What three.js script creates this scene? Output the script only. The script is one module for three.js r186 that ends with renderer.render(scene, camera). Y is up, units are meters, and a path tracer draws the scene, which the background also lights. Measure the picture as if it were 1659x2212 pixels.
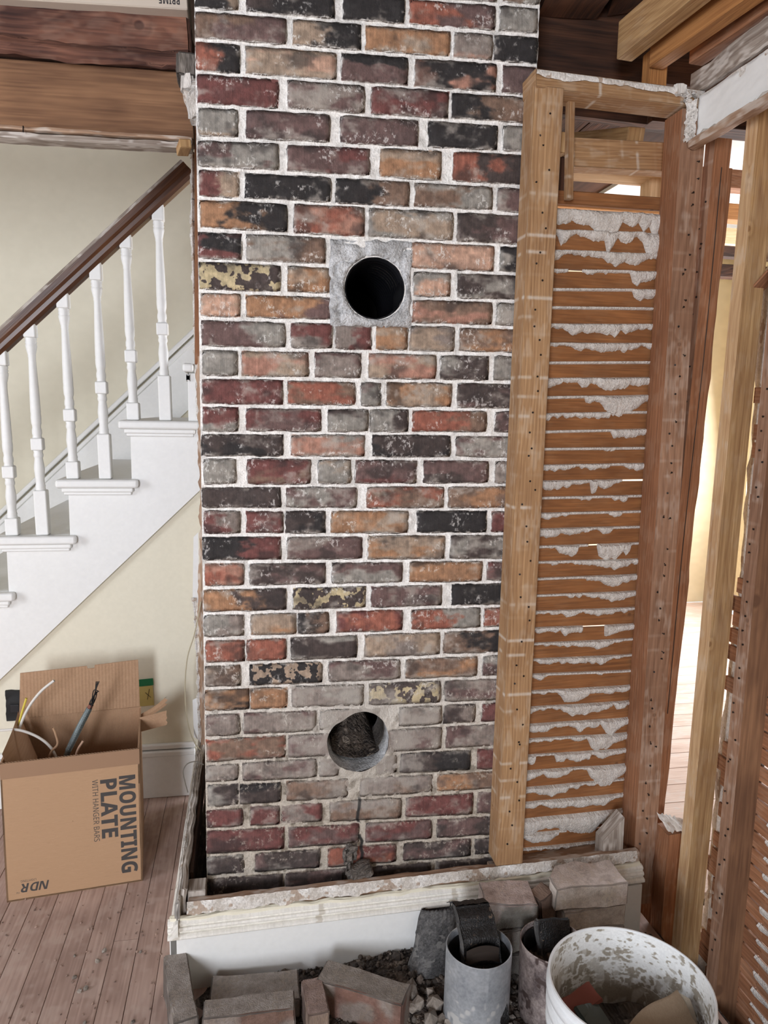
import * as THREE from 'three';
import { RoundedBoxGeometry } from 'three/addons/geometries/RoundedBoxGeometry.js';
import { mergeGeometries, mergeVertices, toCreasedNormals } from 'three/addons/utils/BufferGeometryUtils.js';
import { RectAreaLightUniformsLib } from 'three/addons/lights/RectAreaLightUniformsLib.js';

// ---------------------------------------------------------------- camera, sky, light, exposure
const scene = new THREE.Scene();
const FOC = 1595, CX = 829.5, CY = 1106;                       // focal length and centre in photo pixels
const camera = new THREE.PerspectiveCamera(2 * Math.atan(CY / FOC) * 180 / Math.PI, 1659 / 2212, 0.05, 60);
camera.position.set(0, 1.43, 1.8);
camera.rotation.set(-0.134156, -0.18647, 0.018996, 'YXZ');
camera.updateMatrixWorld(true);
const renderer = new THREE.WebGLRenderer({ antialias: true });
renderer.toneMapping = THREE.LinearToneMapping;
renderer.toneMappingExposure = 0.5;
renderer.shadowMap.enabled = true;
RectAreaLightUniformsLib.init();
scene.background = new THREE.Color(0.85, 0.93, 1.0);
scene.backgroundIntensity = 3;
// daylight standing in each window opening: [x, y, z, look-at, width, height, strength]
function daylight(x, y, z, tx, ty, tz, w, h, k, c = 0xeff4ff) {
  const l = new THREE.RectAreaLight(c, k, w, h); l.name = 'window_daylight';
  l.position.set(x, y, z); l.lookAt(tx, ty, tz); scene.add(l);
}
daylight(-1.3, 1.45, 4.42, -1.0, 1.0, 0, 0.62, 1.5, 88);        // window behind the camera
daylight(1.4, 1.6, 4.42, 0.4, 1.2, 0, 1.1, 1.5, 5);            // second window behind the camera
daylight(-3.12, 1.5, 0.75, 0, 1.2, -0.4, 1.3, 1.5, 22);        // window of the left wall
daylight(3.52, 1.5, -1.9, 0, 0.8, -1.9, 2.2, 1.5, 24);         // window of the room beyond the studs

// ---------------------------------------------------------------- helpers
let seedState = 12345;
const rnd = () => { seedState = (seedState + 0x6D2B79F5) | 0; let t = Math.imul(seedState ^ (seedState >>> 15), 1 | seedState); t = (t + Math.imul(t ^ (t >>> 7), 61 | t)) ^ t; return ((t ^ (t >>> 14)) >>> 0) / 4294967296; };
const rr = (a, b) => a + (b - a) * rnd();
const HT = new Float32Array(65536); for (let i = 0; i < 65536; i++) HT[i] = rnd();
const hsh = (x, y, s) => HT[((x * 7919 + y * 104729 + s * 1299709) ^ ((x * 31) << 5) ^ (y << 9)) & 65535];
const sm = (a, b, x) => { const t = Math.min(1, Math.max(0, (x - a) / (b - a))); return t * t * (3 - 2 * t); };
const clamp = (x, a, b) => Math.min(b, Math.max(a, x));
const mix = (a, b, t) => a + (b - a) * t;
// value noise on a lattice, periodic when px, py are given
function vn(x, y, s = 0, px = 0, py = 0) {
  let xi = Math.floor(x), yi = Math.floor(y); let fx = x - xi, fy = y - yi; fx = fx * fx * (3 - 2 * fx); fy = fy * fy * (3 - 2 * fy);
  let x1 = xi + 1, y1 = yi + 1;
  if (px) { xi = ((xi % px) + px) % px; x1 = ((x1 % px) + px) % px; }
  if (py) { yi = ((yi % py) + py) % py; y1 = ((y1 % py) + py) % py; }
  const a = hsh(xi, yi, s), b = hsh(x1, yi, s), c = hsh(xi, y1, s), d = hsh(x1, y1, s);
  return a + (b - a) * fx + (c - a + (a - b - c + d) * fx) * fy;
}
const fbm = (x, y, s = 0, o = 3) => { let v = 0, a = 0.5, n = 0; for (let i = 0; i < o; i++) { v += a * vn(x, y, s + i * 17); n += a; x *= 2.03; y *= 2.03; a *= 0.5; } return v / n; };
const vn3 = (x, y, z, s = 0) => { const zi = Math.floor(z), f = z - zi; return mix(vn(x, y, s + zi * 61), vn(x, y, s + (zi + 1) * 61), f * f * (3 - 2 * f)); };

// pixel of the photograph -> point on a real plane (a measuring aid)
const V = (x, y, z) => new THREE.Vector3(x, y, z);
const EYE = camera.position.clone();
function hit(px, py, p0, n) { const d = V(px - CX, CY - py, -FOC).applyQuaternion(camera.quaternion); return EYE.clone().addScaledVector(d, p0.clone().sub(EYE).dot(n) / d.dot(n)); }
const atX = (px, py, x) => hit(px, py, V(x, 0, 0), V(1, 0, 0)), atY = (px, py, y) => hit(px, py, V(0, y, 0), V(0, 1, 0)), atZ = (px, py, z) => hit(px, py, V(0, 0, z), V(0, 0, 1));

function tex(w, h, fn, srgb, rx = 1, ry = 1) {
  const a = new Uint8Array(w * h * 4);
  for (let j = 0; j < h; j++) for (let i = 0; i < w; i++) { const c = fn(i / w, j / h, i, j), k = (j * w + i) * 4; a[k] = clamp(c[0], 0, 255); a[k + 1] = clamp(c[1], 0, 255); a[k + 2] = clamp(c[2], 0, 255); a[k + 3] = 255; }
  const t = new THREE.DataTexture(a, w, h); t.magFilter = THREE.LinearFilter; t.minFilter = THREE.LinearMipmapLinearFilter; t.generateMipmaps = true; t.wrapS = t.wrapT = THREE.RepeatWrapping; t.repeat.set(rx, ry);
  if (srgb) t.colorSpace = THREE.SRGBColorSpace; t.needsUpdate = true; return t;
}
// timber: colours in sRGB; the map covers sw x 1 metres, grain along v
function wood(o) {
  const { seed: s, light, dark, grain = 14, streak = 0.5, knots = [], dust = 0, dustc = [215, 208, 200], marks = 0, rough = 0.85, sw = 0.2, bump = 0.0006, grime = 0.25 } = o, [la, dk] = [light, dark].map((c) => { const l = (c[0] + c[1] + c[2]) / 3; return c.map((q) => l + (q - l) * 0.95); }), W = 256, H = 1024;
  const k = new Float32Array(W * H);
  const f = (u, v, i, j) => {
    let du = 0, kn = 0;
    for (const [ku, kv, r] of knots) { const dx = (u - ku) * sw, dy = (v - kv), q = Math.sqrt(dx * dx + dy * dy * 0.35); if (q < r * 4) { du += 0.5 * Math.exp(-q * q / (r * r * 3)) * (dx > 0 ? 1 : -1); kn = Math.max(kn, sm(r, r * 0.55, Math.sqrt(dx * dx + dy * dy * 0.8))); } }
    const wv = vn(u * 3, v * 4, s + 3, 3, 4) * 0.9 + vn(u * 2, v * 12, s + 5, 2, 12) * 0.12;
    let ring = (u * grain + wv * 3 + du * 3) % 1; ring = ring < 0.75 ? ring / 0.75 : (1 - ring) / 0.25;
    const fine = vn(u * 110, v * 10, s + 7, 110, 10), fine2 = vn(u * 50, v * 30, s + 8, 50, 30), low = vn(u * 2, v * 5, s + 11, 2, 5) * 0.6 + vn(u * 6, v * 14, s + 12, 6, 14) * 0.4;
    let x = 0.55 - (ring - 0.4) * streak * 0.55 + (fine - 0.5) * 0.45 + (fine2 - 0.5) * 0.2 + (low - 0.5) * grime * 2.4;
    x = x * (1 - kn * 0.9); k[j * W + i] = x;
    const c = [0, 1, 2].map((q) => mix(dk[q], la[q], clamp(x, -0.2, 1.15)));
    let dm = dust * sm(0.45, 0.75, vn(u * 7, v * 25, s + 21, 7, 25) * 0.6 + vn(u * 40, v * 60, s + 22, 40, 60) * 0.4);
    if (marks) { const n = 21, m = v * n, mi = Math.floor(m), fr = Math.abs(m - mi - 0.3 - 0.35 * hsh(mi, 3, s)), st = hsh(mi, 9, s); dm += marks * (st > 0.45 ? (st - 0.2) : 0.1) * sm(0.12 + 0.05 * vn(u * 30, v * 200, s), 0.02, fr) * sm(0.25, 0.6, vn(u * 9, mi * 3.3, s + 31)); }
    for (let q = 0; q < 3; q++) c[q] = mix(c[q], dustc[q], clamp(dm, 0, 0.85));
    return c;
  };
  const m = new THREE.MeshStandardMaterial({ map: tex(W, H, f, true, 1 / sw, 1), roughness: rough });
  m.bumpMap = tex(W, H, (u, v, i, j) => { const c = clamp(k[j * W + i], 0, 1) * 255; return [c, c, c]; }, false, 1 / sw, 1); m.bumpScale = bump; m.name = 'wood_' + s; return m;
}
// grainy mineral surface with patches; map covers size x size metres
function mineral(o) {
  const { seed: s, a, b, c = null, size = 0.5, fine = 60, rough = 0.95, bump = 0.001, th = 0.62, con = 1, n = 384 } = o;
  const f = (u, v) => {
    const p = vn(u * 6, v * 6, s, 6, 6) * 0.5 + vn(u * 17, v * 17, s + 1, 17, 17) * 0.3 + vn(u * 41, v * 41, s + 2, 41, 41) * 0.2, g = vn(u * fine, v * fine, s + 3, fine, fine) - 0.5, h = vn(u * fine * 2, v * fine * 2, s + 4, fine * 2, fine * 2) - 0.5;
    const t = clamp(0.5 + (p - 0.5) * 2.2 * con, 0, 1); const cl = [0, 1, 2].map((q) => mix(a[q], b[q], t) + (g + h) * 26 * con);
    if (c) { const m = sm(th, th + 0.08, vn(u * 9, v * 9, s + 9, 9, 9) * 0.6 + vn(u * 31, v * 31, s + 10, 31, 31) * 0.4); for (let q = 0; q < 3; q++) cl[q] = mix(cl[q], c[q], m); }
    return cl;
  };
  const m = new THREE.MeshStandardMaterial({ map: tex(n, n, f, true, 1 / size, 1 / size), roughness: rough });
  m.bumpMap = tex(n, n, (u, v) => { const q = 255 * (0.5 * vn(u * fine, v * fine, s + 3, fine, fine) + 0.3 * vn(u * fine * 2, v * fine * 2, s + 4, fine * 2, fine * 2) + 0.2 * vn(u * 17, v * 17, s + 1, 17, 17)); return [q, q, q]; }, false, 1 / size, 1 / size); m.bumpScale = bump; m.name = 'mineral_' + s; return m;
}
// box uv in metres: v along the longest side
function boxUV(g, off = true) {
  g.computeBoundingBox(); const b = g.boundingBox, d = [b.max.x - b.min.x, b.max.y - b.min.y, b.max.z - b.min.z], L = d.indexOf(Math.max(...d)), p = g.attributes.position, n = g.attributes.normal, uv = new Float32Array(p.count * 2), ou = off ? rnd() : 0, ov = off ? rnd() : 0;
  const o = [0, 1, 2].filter((q) => q !== L);
  for (let i = 0; i < p.count; i++) { const P = [p.getX(i), p.getY(i), p.getZ(i)], N = [Math.abs(n.getX(i)), Math.abs(n.getY(i)), Math.abs(n.getZ(i))], ax = N.indexOf(Math.max(...N)); let u, v; if (ax === L) { u = P[o[0]]; v = P[o[1]] * 0.3; } else { u = P[o[0] === ax ? o[1] : o[0]] + ax * 0.071; v = P[L]; } uv[i * 2] = u + ou; uv[i * 2 + 1] = v + ov; }
  g.setAttribute('uv', new THREE.BufferAttribute(uv, 2)); return g;
}
const board = (w, h, d, r = 0.0025) => boxUV(new RoundedBoxGeometry(w, h, d, 1, Math.min(r, w * 0.3, h * 0.3, d * 0.3)));
// rough-hewn or worn timber, stone or brick: a finely divided box pushed about by noise
function hewn(w, h, d, seg = 0.03, amp = 0.006, freq = 12, s = 1, round = 0.004) {
  let g = new THREE.BoxGeometry(w, h, d, Math.max(2, Math.round(w / seg)), Math.max(2, Math.round(h / seg)), Math.max(2, Math.round(d / seg)));
  const p = g.attributes.position, H = [w / 2, h / 2, d / 2];
  const N = [w, h, d].map((q) => Math.max(2, Math.round(q / seg))), eps = Math.max(0.0025, round * 1.1);
  for (let i = 0; i < p.count; i++) {
    const P = [p.getX(i), p.getY(i), p.getZ(i)].map((q, k) => { const n = N[k], id = Math.round((q / H[k] + 1) / 2 * n); return n > 3 && H[k] > eps * 1.6 ? (id === 1 ? -H[k] + eps : id === n - 1 ? H[k] - eps : q) : q; }); const e = P.map((q, k) => Math.abs(Math.abs(q) - H[k]) < 1e-6 ? 1 : 0), ne = e[0] + e[1] + e[2];
    const Q = P.map((q, k) => q + amp * (vn3(P[0] * freq + k * 9.1, P[1] * freq + k * 3.7, P[2] * freq, s + k * 5) - 0.5) * 2 + amp * 0.4 * (vn3(P[0] * freq * 3.3, P[1] * freq * 3.3, P[2] * freq * 3.3, s + 40 + k) - 0.5) * 2);
    if (ne > 1) for (let k = 0; k < 3; k++) if (e[k]) Q[k] -= Math.sign(P[k]) * round * (0.6 + 0.9 * vn3(P[0] * 40, P[1] * 40, P[2] * 40, s + 77)) * (ne === 3 ? 1.4 : 1);
    p.setXYZ(i, ...Q);
  }
  g.computeVertexNormals(); boxUV(g); return toCreasedNormals(g, 0.7);
}
const used = {};
function numbered(n) { used[n] = (used[n] ?? -1) + 1; return used[n] ? n + '_' + String(used[n]).padStart(3, '0') : n; }
const kids = new WeakMap(), local = new WeakSet();             // names given under a parent; parents whose children come in local coordinates
function childName(parent, name) { if (!kids.has(parent)) kids.set(parent, {}); const t = kids.get(parent), k = (t[name] = (t[name] ?? -1) + 1); return k ? name + '_' + String(k).padStart(3, '0') : name; }
const GROUPS = { loose_brick: 'loose bricks in front of the baseboard', loose_block: 'stacked brick lumps behind the pipes and bucket', ceiling_joist: 'joists over the right wall', framing_board: 'framing boards behind the partition opening', far_joist: 'joists and battens of the far room', ceiling_beam: 'dark beams beside the chimney top', white_cable: 'white cables in the cardboard box', stove_pipe: 'stovepipe lengths standing on end', soot_fill: 'soot in the stovepipes' };
function sub(parent, child, name) { scene.updateMatrixWorld(true); parent.attach(child); child.name = childName(parent, name); return child; }   // a part of a part
function thing(name, label, category, at = [0, 0, 0], group) { const o = new THREE.Group(); o.name = numbered(name); o.position.set(...at); o.userData = { label, category, kind: 'thing' }; if (group ?? GROUPS[name]) o.userData.group = group ?? GROUPS[name]; scene.add(o); return o; }
function struct(name, at = [0, 0, 0]) { const o = new THREE.Group(); o.name = numbered(name); o.position.set(...at); o.userData = { kind: 'structure' }; scene.add(o); return o; }
// a part: geometry in world coordinates (or placed by pos / rot), re-based to its parent
function part(parent, name, geo, mat, pos, rot, label) {
  const m = new THREE.Mesh(geo, mat); if (pos) m.position.set(...pos); if (rot) m.rotation.set(...rot);
  if (!parent.isMesh && !local.has(parent)) m.position.sub(parent.position);
  m.name = childName(parent, name);
  if (label) m.userData.label = label; parent.add(m); return m;
}
function between(parent, name, a, b, w, d, mat, roll = 0, g = null) {   // a stick of w x d from a to b
  const L = a.distanceTo(b); const m = new THREE.Mesh(g ?? board(w, L, d), mat); m.quaternion.setFromUnitVectors(V(0, 1, 0), b.clone().sub(a).normalize()); if (roll) m.rotateY(roll);
  m.position.copy(a).add(b).multiplyScalar(0.5); if (!parent.isMesh && !local.has(parent)) m.position.sub(parent.position);
  m.name = childName(parent, name); parent.add(m); return m;
}
function grid(nu, nv, fn, uvf) {   // parametric sheet
  const P = [], U = [], I = []; for (let j = 0; j <= nv; j++) for (let i = 0; i <= nu; i++) { const q = fn(i / nu, j / nv, i, j); P.push(q[0], q[1], q[2]); const w = uvf ? uvf(i / nu, j / nv, q) : [q[0], q[1]]; U.push(w[0], w[1]); }
  for (let j = 0; j < nv; j++) for (let i = 0; i < nu; i++) { const a = j * (nu + 1) + i, b = a + 1, c = a + nu + 1, d = c + 1; I.push(a, b, d, a, d, c); }
  const g = new THREE.BufferGeometry(); g.setAttribute('position', new THREE.Float32BufferAttribute(P, 3)); g.setAttribute('uv', new THREE.Float32BufferAttribute(U, 2)); g.setIndex(I); g.computeVertexNormals(); return g;
}
const tubeOf = (pts, r, n = 24, k = 8) => new THREE.TubeGeometry(new THREE.CatmullRomCurve3(pts), n, r, k);
const flat = (o) => new THREE.MeshStandardMaterial({ roughness: 0.8, ...o });
const sheet = (pts, depth, bevel = 0) => new THREE.ExtrudeGeometry(new THREE.Shape(pts.map((p) => new THREE.Vector2(...p))), { depth, bevelEnabled: bevel > 0, bevelSize: bevel, bevelThickness: bevel, bevelSegments: 1 });

// ---------------------------------------------------------------- materials
const M = {
  stud: wood({ seed: 101, light: [192, 152, 108], dark: [132, 94, 60], grain: 22, marks: 0.9, dust: 0.22, knots: [[0.3, 0.35, 0.004], [0.7, 0.8, 0.004]] }),
  studRed: wood({ seed: 131, light: [178, 122, 84], dark: [120, 76, 48], grain: 16, dust: 0.12, knots: [[0.5, 0.5, 0.006]] }),
  studNail: wood({ seed: 161, light: [172, 132, 104], dark: [116, 82, 60], grain: 12, marks: 0.35, dust: 0.26, knots: [[0.3, 0.2, 0.006], [0.6, 0.7, 0.006]] }),
  pine: wood({ seed: 191, light: [206, 168, 116], dark: [142, 102, 62], grain: 10, dust: 0.1, knots: [[0.25, 0.12, 0.007], [0.7, 0.5, 0.008], [0.4, 0.82, 0.006]] }),
  pineLight: wood({ seed: 195, light: [226, 192, 146], dark: [176, 134, 92], grain: 8, dust: 0.25, knots: [[0.25, 0.18, 0.006], [0.15, 0.62, 0.006]] }),
  palePine: wood({ seed: 201, light: [238, 208, 165], dark: [196, 156, 110], grain: 10, knots: [[0.4, 0.3, 0.006]] }),
  orangePine: wood({ seed: 205, light: [196, 138, 78], dark: [140, 88, 44], grain: 12, knots: [[0.5, 0.3, 0.006]] }),
  lath: wood({ seed: 221, light: [168, 110, 62], dark: [104, 64, 34], grain: 6, streak: 0.3, dust: 0.05, grime: 0.3, knots: [[0.6, 0.4, 0.006]] }),
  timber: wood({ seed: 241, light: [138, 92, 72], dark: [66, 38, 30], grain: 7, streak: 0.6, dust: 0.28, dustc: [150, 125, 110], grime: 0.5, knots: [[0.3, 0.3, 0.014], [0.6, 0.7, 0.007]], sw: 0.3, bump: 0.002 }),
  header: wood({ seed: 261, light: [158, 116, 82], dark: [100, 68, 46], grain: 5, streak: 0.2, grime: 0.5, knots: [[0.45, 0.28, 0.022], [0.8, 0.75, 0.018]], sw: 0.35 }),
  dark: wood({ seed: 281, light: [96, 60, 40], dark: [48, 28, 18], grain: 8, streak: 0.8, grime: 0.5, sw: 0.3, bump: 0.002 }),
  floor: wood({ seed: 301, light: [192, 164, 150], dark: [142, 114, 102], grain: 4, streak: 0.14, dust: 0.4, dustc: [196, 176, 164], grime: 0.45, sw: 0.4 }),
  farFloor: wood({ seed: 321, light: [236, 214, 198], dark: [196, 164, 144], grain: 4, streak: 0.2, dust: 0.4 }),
  rail: wood({ seed: 341, light: [104, 66, 40], dark: [58, 33, 22], grain: 8, streak: 0.5, rough: 0.35, bump: 0.0002, sw: 0.3 }),
  grey: wood({ seed: 361, light: [190, 180, 168], dark: [112, 96, 84], grain: 10, dust: 0.7, streak: 0.7 }),
  sill: wood({ seed: 381, light: [198, 168, 142], dark: [140, 108, 84], grain: 8, dust: 0.6, grime: 0.4 }),
  white: mineral({ seed: 401, a: [238, 238, 235], b: [236, 236, 232], size: 0.8, rough: 0.45, bump: 0.00005, con: 0.12 }),
  trim: mineral({ seed: 411, a: [236, 233, 225], b: [228, 224, 214], c: [204, 197, 184], th: 0.76, size: 0.35, rough: 0.6, bump: 0.0005, con: 0.5 }),
  cream: mineral({ seed: 421, a: [233, 227, 206], b: [231, 225, 204], size: 1.2, fine: 90, rough: 0.8, bump: 0.0001, con: 0.12 }),
  farCream: mineral({ seed: 425, a: [240, 224, 188], b: [234, 216, 178], size: 1.2, rough: 0.8, bump: 0.0002, con: 0.3 }),
  key: mineral({ seed: 441, a: [226, 221, 214], b: [204, 197, 189], size: 0.12, fine: 40, bump: 0.003, con: 0.7 }),
  plaster: mineral({ seed: 451, a: [226, 222, 216], b: [196, 188, 178], c: [176, 158, 142], th: 0.7, size: 0.25, bump: 0.002 }),
  cement: mineral({ seed: 461, a: [206, 207, 208], b: [156, 155, 154], size: 0.16, fine: 50, bump: 0.003, con: 1 }),
  dustGrey: mineral({ seed: 471, a: [126, 118, 110], b: [84, 78, 73], size: 0.25, fine: 70, bump: 0.003 }),
  looseBrick: mineral({ seed: 481, a: [255, 255, 255], b: [205, 200, 196], c: [236, 232, 226], size: 0.15, fine: 70, bump: 0.0012, con: 0.8 }),
  dirt: mineral({ seed: 491, a: [96, 84, 74], b: [54, 47, 42], c: [130, 118, 106], th: 0.68, size: 0.3, fine: 60, bump: 0.008 }),
  soot: mineral({ seed: 501, a: [30, 28, 27], b: [16, 15, 15], c: [92, 78, 66], th: 0.74, size: 0.14, rough: 0.55, bump: 0.002 }),
  sootGrey: mineral({ seed: 511, a: [92, 90, 88], b: [54, 53, 53], c: [106, 104, 101], th: 0.66, size: 0.2, rough: 0.8, bump: 0.001 }),
  galv: mineral({ seed: 521, a: [186, 188, 190], b: [134, 138, 143], c: [206, 205, 202], th: 0.64, size: 0.42, rough: 0.5, bump: 0.0002, con: 0.6 }),
  galvRust: mineral({ seed: 531, a: [176, 162, 156], b: [112, 100, 98], c: [86, 72, 68], th: 0.64, size: 0.25, rough: 0.6, bump: 0.0005, con: 1 }),
  bucket: mineral({ seed: 541, a: [236, 239, 240], b: [226, 230, 232], size: 0.4, rough: 0.4, bump: 0.0001, con: 0.3 }),
  bucketIn: new THREE.MeshStandardMaterial({ roughness: 0.7, map: tex(1024, 512, (u, v) => { const y = v * 0.36, p = fbm(u * 26, v * 11, 551, 4) * 0.55 + Math.abs(fbm(u * 60, v * 34, 553, 3) - 0.5) * 1.1 + (0.86 - v) * 0.75 + 0.08, m = sm(0.46, 0.6, p) * 0.9, g = (vn(u * 300, v * 150, 554) - 0.5) * 16, scr = sm(0.6, 0.75, vn(u * 90, v * 14 + u * 30, 555)) * 0.5; const k = m * (1 - scr); return [mix(232, 150, k) + g, mix(233, 141, k) + g, mix(231, 126, k) + g]; }, true, 1 / 0.95, 1 / 0.36) }),
  card: mineral({ seed: 561, a: [184, 148, 116], b: [172, 136, 106], size: 0.6, fine: 120, rough: 0.85, bump: 0.0002, con: 0.3 }),
  black: flat({ color: 0x0c0c0c, roughness: 0.6 }), hollow: flat({ color: 0x15110f, roughness: 1 }),
};
for (const k of ['galv', 'galvRust']) { M[k].metalness = 0.35; }
const corr = tex(128, 4, (u) => { const q = 128 + 127 * Math.sin(u * Math.PI * 2 * 8); return [q, q, q]; }, false, 12, 1);
M.cardIn = M.card.clone(); M.cardIn.bumpMap = corr; M.cardIn.bumpScale = 0.0004;

// ---------------------------------------------------------------- the setting
const floor = struct('floor');
part(floor, 'subfloor', new THREE.BoxGeometry(7.2, 0.2, 8.6), M.hollow, [0.2, -0.3, 0.5]);
for (let i = 0, x = -1.39; x < 1.07; i++, x += 0.0645) {
  const z0 = -2.02, z1 = 4.5, cut = i % 3 === 1 ? rr(-0.6, 0.1) : i % 3 === 2 ? rr(1, 3) : rr(-1.6, -0.9);
  for (const [a, b] of [[z0, cut], [cut, z1]]) part(floor, 'plank', board(0.0635, 0.022, b - a - 0.0015, 0.0015), M.floor, [x + 0.032, -0.011 - rnd() * 0.0008, (a + b) / 2]);
}
part(floor, 'plank_field', new THREE.BoxGeometry(1.95, 0.024, 6.6), M.floor, [-2.37, -0.012, 1.2]);
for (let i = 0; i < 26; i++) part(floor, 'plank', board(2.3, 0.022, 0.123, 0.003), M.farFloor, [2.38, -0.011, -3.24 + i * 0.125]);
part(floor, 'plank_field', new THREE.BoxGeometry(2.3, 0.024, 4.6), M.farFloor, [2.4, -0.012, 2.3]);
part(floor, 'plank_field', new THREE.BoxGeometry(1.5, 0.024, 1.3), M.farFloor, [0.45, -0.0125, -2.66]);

function wallWith(name, mat, w, h, t, holes, pos, turn) {
  const g = struct(name, pos); local.add(g); g.rotation.y = turn; const s = new THREE.Shape([[0, 0], [w, 0], [w, h], [0, h]].map((p) => new THREE.Vector2(...p)));
  for (const [x0, y0, x1, y1] of holes) s.holes.push(new THREE.Path([[x0, y0], [x0, y1], [x1, y1], [x1, y0]].map((p) => new THREE.Vector2(...p))));
  part(g, 'wall_shell', new THREE.ExtrudeGeometry(s, { depth: t, bevelEnabled: false }), mat);
  for (const [x0, y0, x1, y1] of holes) { const f = mergeGeometries([[(x0 + x1) / 2, y0 + 0.025, x1 - x0, 0.05], [(x0 + x1) / 2, y1 - 0.025, x1 - x0, 0.05], [(x0 + x1) / 2, (y0 + y1) / 2, x1 - x0, 0.03], [x0 + 0.025, (y0 + y1) / 2, 0.05, y1 - y0], [x1 - 0.025, (y0 + y1) / 2, 0.05, y1 - y0]].map(([x, y, a, b]) => { const q = new RoundedBoxGeometry(a, b, 0.06, 1, 0.004); q.translate(x, y, t + 0.03); return q; })); part(g, 'window_frame', f, M.white); }
  return g;
}
// behind the camera (outside is +z), left wall (outside is -x), wall of the far room
wallWith('wall_front', M.cream, 7.0, 2.7, 0.14, [[1.55, 0.7, 2.25, 2.25], [4.05, 0.85, 5.15, 2.35]], [-3.2, 0, 4.5], 0);
wallWith('wall_left', M.cream, 6.6, 2.7, 0.14, [[3.15, 0.75, 4.45, 2.25]], [-3.2, 0, -2.05], -Math.PI / 2);
wallWith('wall_right', M.farCream, 8.0, 2.7, 0.14, [[5.3, 0.75, 7.5, 2.25]], [3.6, 0, 4.5], Math.PI / 2);
const wb = struct('wall_back'); part(wb, 'wall_shell', new THREE.BoxGeometry(3.1, 2.7, 0.1), M.cream, [-1.66, 1.35, -1.97]);
const wf = struct('wall_far'); part(wf, 'wall_shell', new THREE.BoxGeometry(4.2, 2.7, 0.1), M.farCream, [1.6, 1.35, -3.36]);
const ws = struct('wall_side'); part(ws, 'wall_shell', new THREE.BoxGeometry(0.1, 2.7, 1.4), M.cream, [-0.11, 1.35, -2.65]);
const wn = struct('wall_near'); part(wn, 'wall_shell', new THREE.BoxGeometry(0.1, 2.7, 3.4), M.cream, [1.2, 1.35, 2.8]);
const ceiling = struct('ceiling'); part(ceiling, 'ceiling_shell', new THREE.BoxGeometry(7.2, 0.1, 8.4), M.dark, [0.2, 2.72, 0.6]);

// ---------------------------------------------------------------- the chimney
const CA = -0.04712706, chimney = thing('chimney', 'tall exposed brick chimney of mixed red, tan and black bricks with two flue holes', 'chimney', [-0.10509, 0, -0.04718]);
chimney.rotation.y = CA; local.add(chimney);
const CN = V(Math.sin(CA), 0, Math.cos(CA)), CU = V(Math.cos(CA), 0, -Math.sin(CA)), CW = 0.8;
const ST = (px, py) => { const p = hit(px, py, chimney.position, CN).sub(chimney.position); return [p.dot(CU), p.y]; };
// bed joints, measured at the left and the right edge of the face
const JL = [-168, -105, -42, 22, 87, 157, 227, 299, 364, 427, 497, 562, 629, 687, 752, 815, 876, 935, 987, 1050, 1100.5, 1156, 1214, 1270, 1326, 1381, 1436, 1488, 1540, 1595, 1650, 1693.5, 1747, 1792.6, 1848, 1896, 1950, 2000];
const JR = [[1157, -107], [1155, -45], [1153, 15], [1150, 77], [1123, 140], [1123, 207], [1123, 270], [1123, 331], [1118, 403], [1118, 463], [1114, 531], [1114, 592], [1114, 652], [1109, 707], [1109, 766], [1104, 827], [1099, 885], [1099, 938], [1094, 992], [1092, 1047.5], [1089.5, 1100.5], [1085, 1153.6], [1082, 1209], [1082, 1257], [1080, 1308.5], [1077, 1357], [1075, 1412], [1073, 1462], [1070, 1515], [1070, 1560.5], [1068, 1613.6], [1065, 1663], [1063, 1706], [1063, 1759], [1060, 1805], [1058, 1848], [1056, 1900], [1054, 1952]];
const jointT = JL.map((y, k) => { const a = ST(430, y), b = ST(...JR[k]); return (s) => mix(a[1], b[1], (s - a[0]) / (b[0] - a[0])); });
// brick colours: b black, d dark brown, r maroon, m purple brown, c brick red, p salmon, o orange, t tan, n brown, g grey, k smeared grey brown, y cream
const PAL = { b: [40, 37, 38], d: [70, 57, 54], r: [118, 60, 56], m: [110, 80, 76], c: [168, 88, 66], p: [190, 128, 104], o: [180, 124, 82], t: [176, 148, 122], n: [132, 100, 80], g: [150, 144, 134], k: [142, 126, 116], y: [206, 184, 134], s: [212, 160, 130] };
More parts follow.
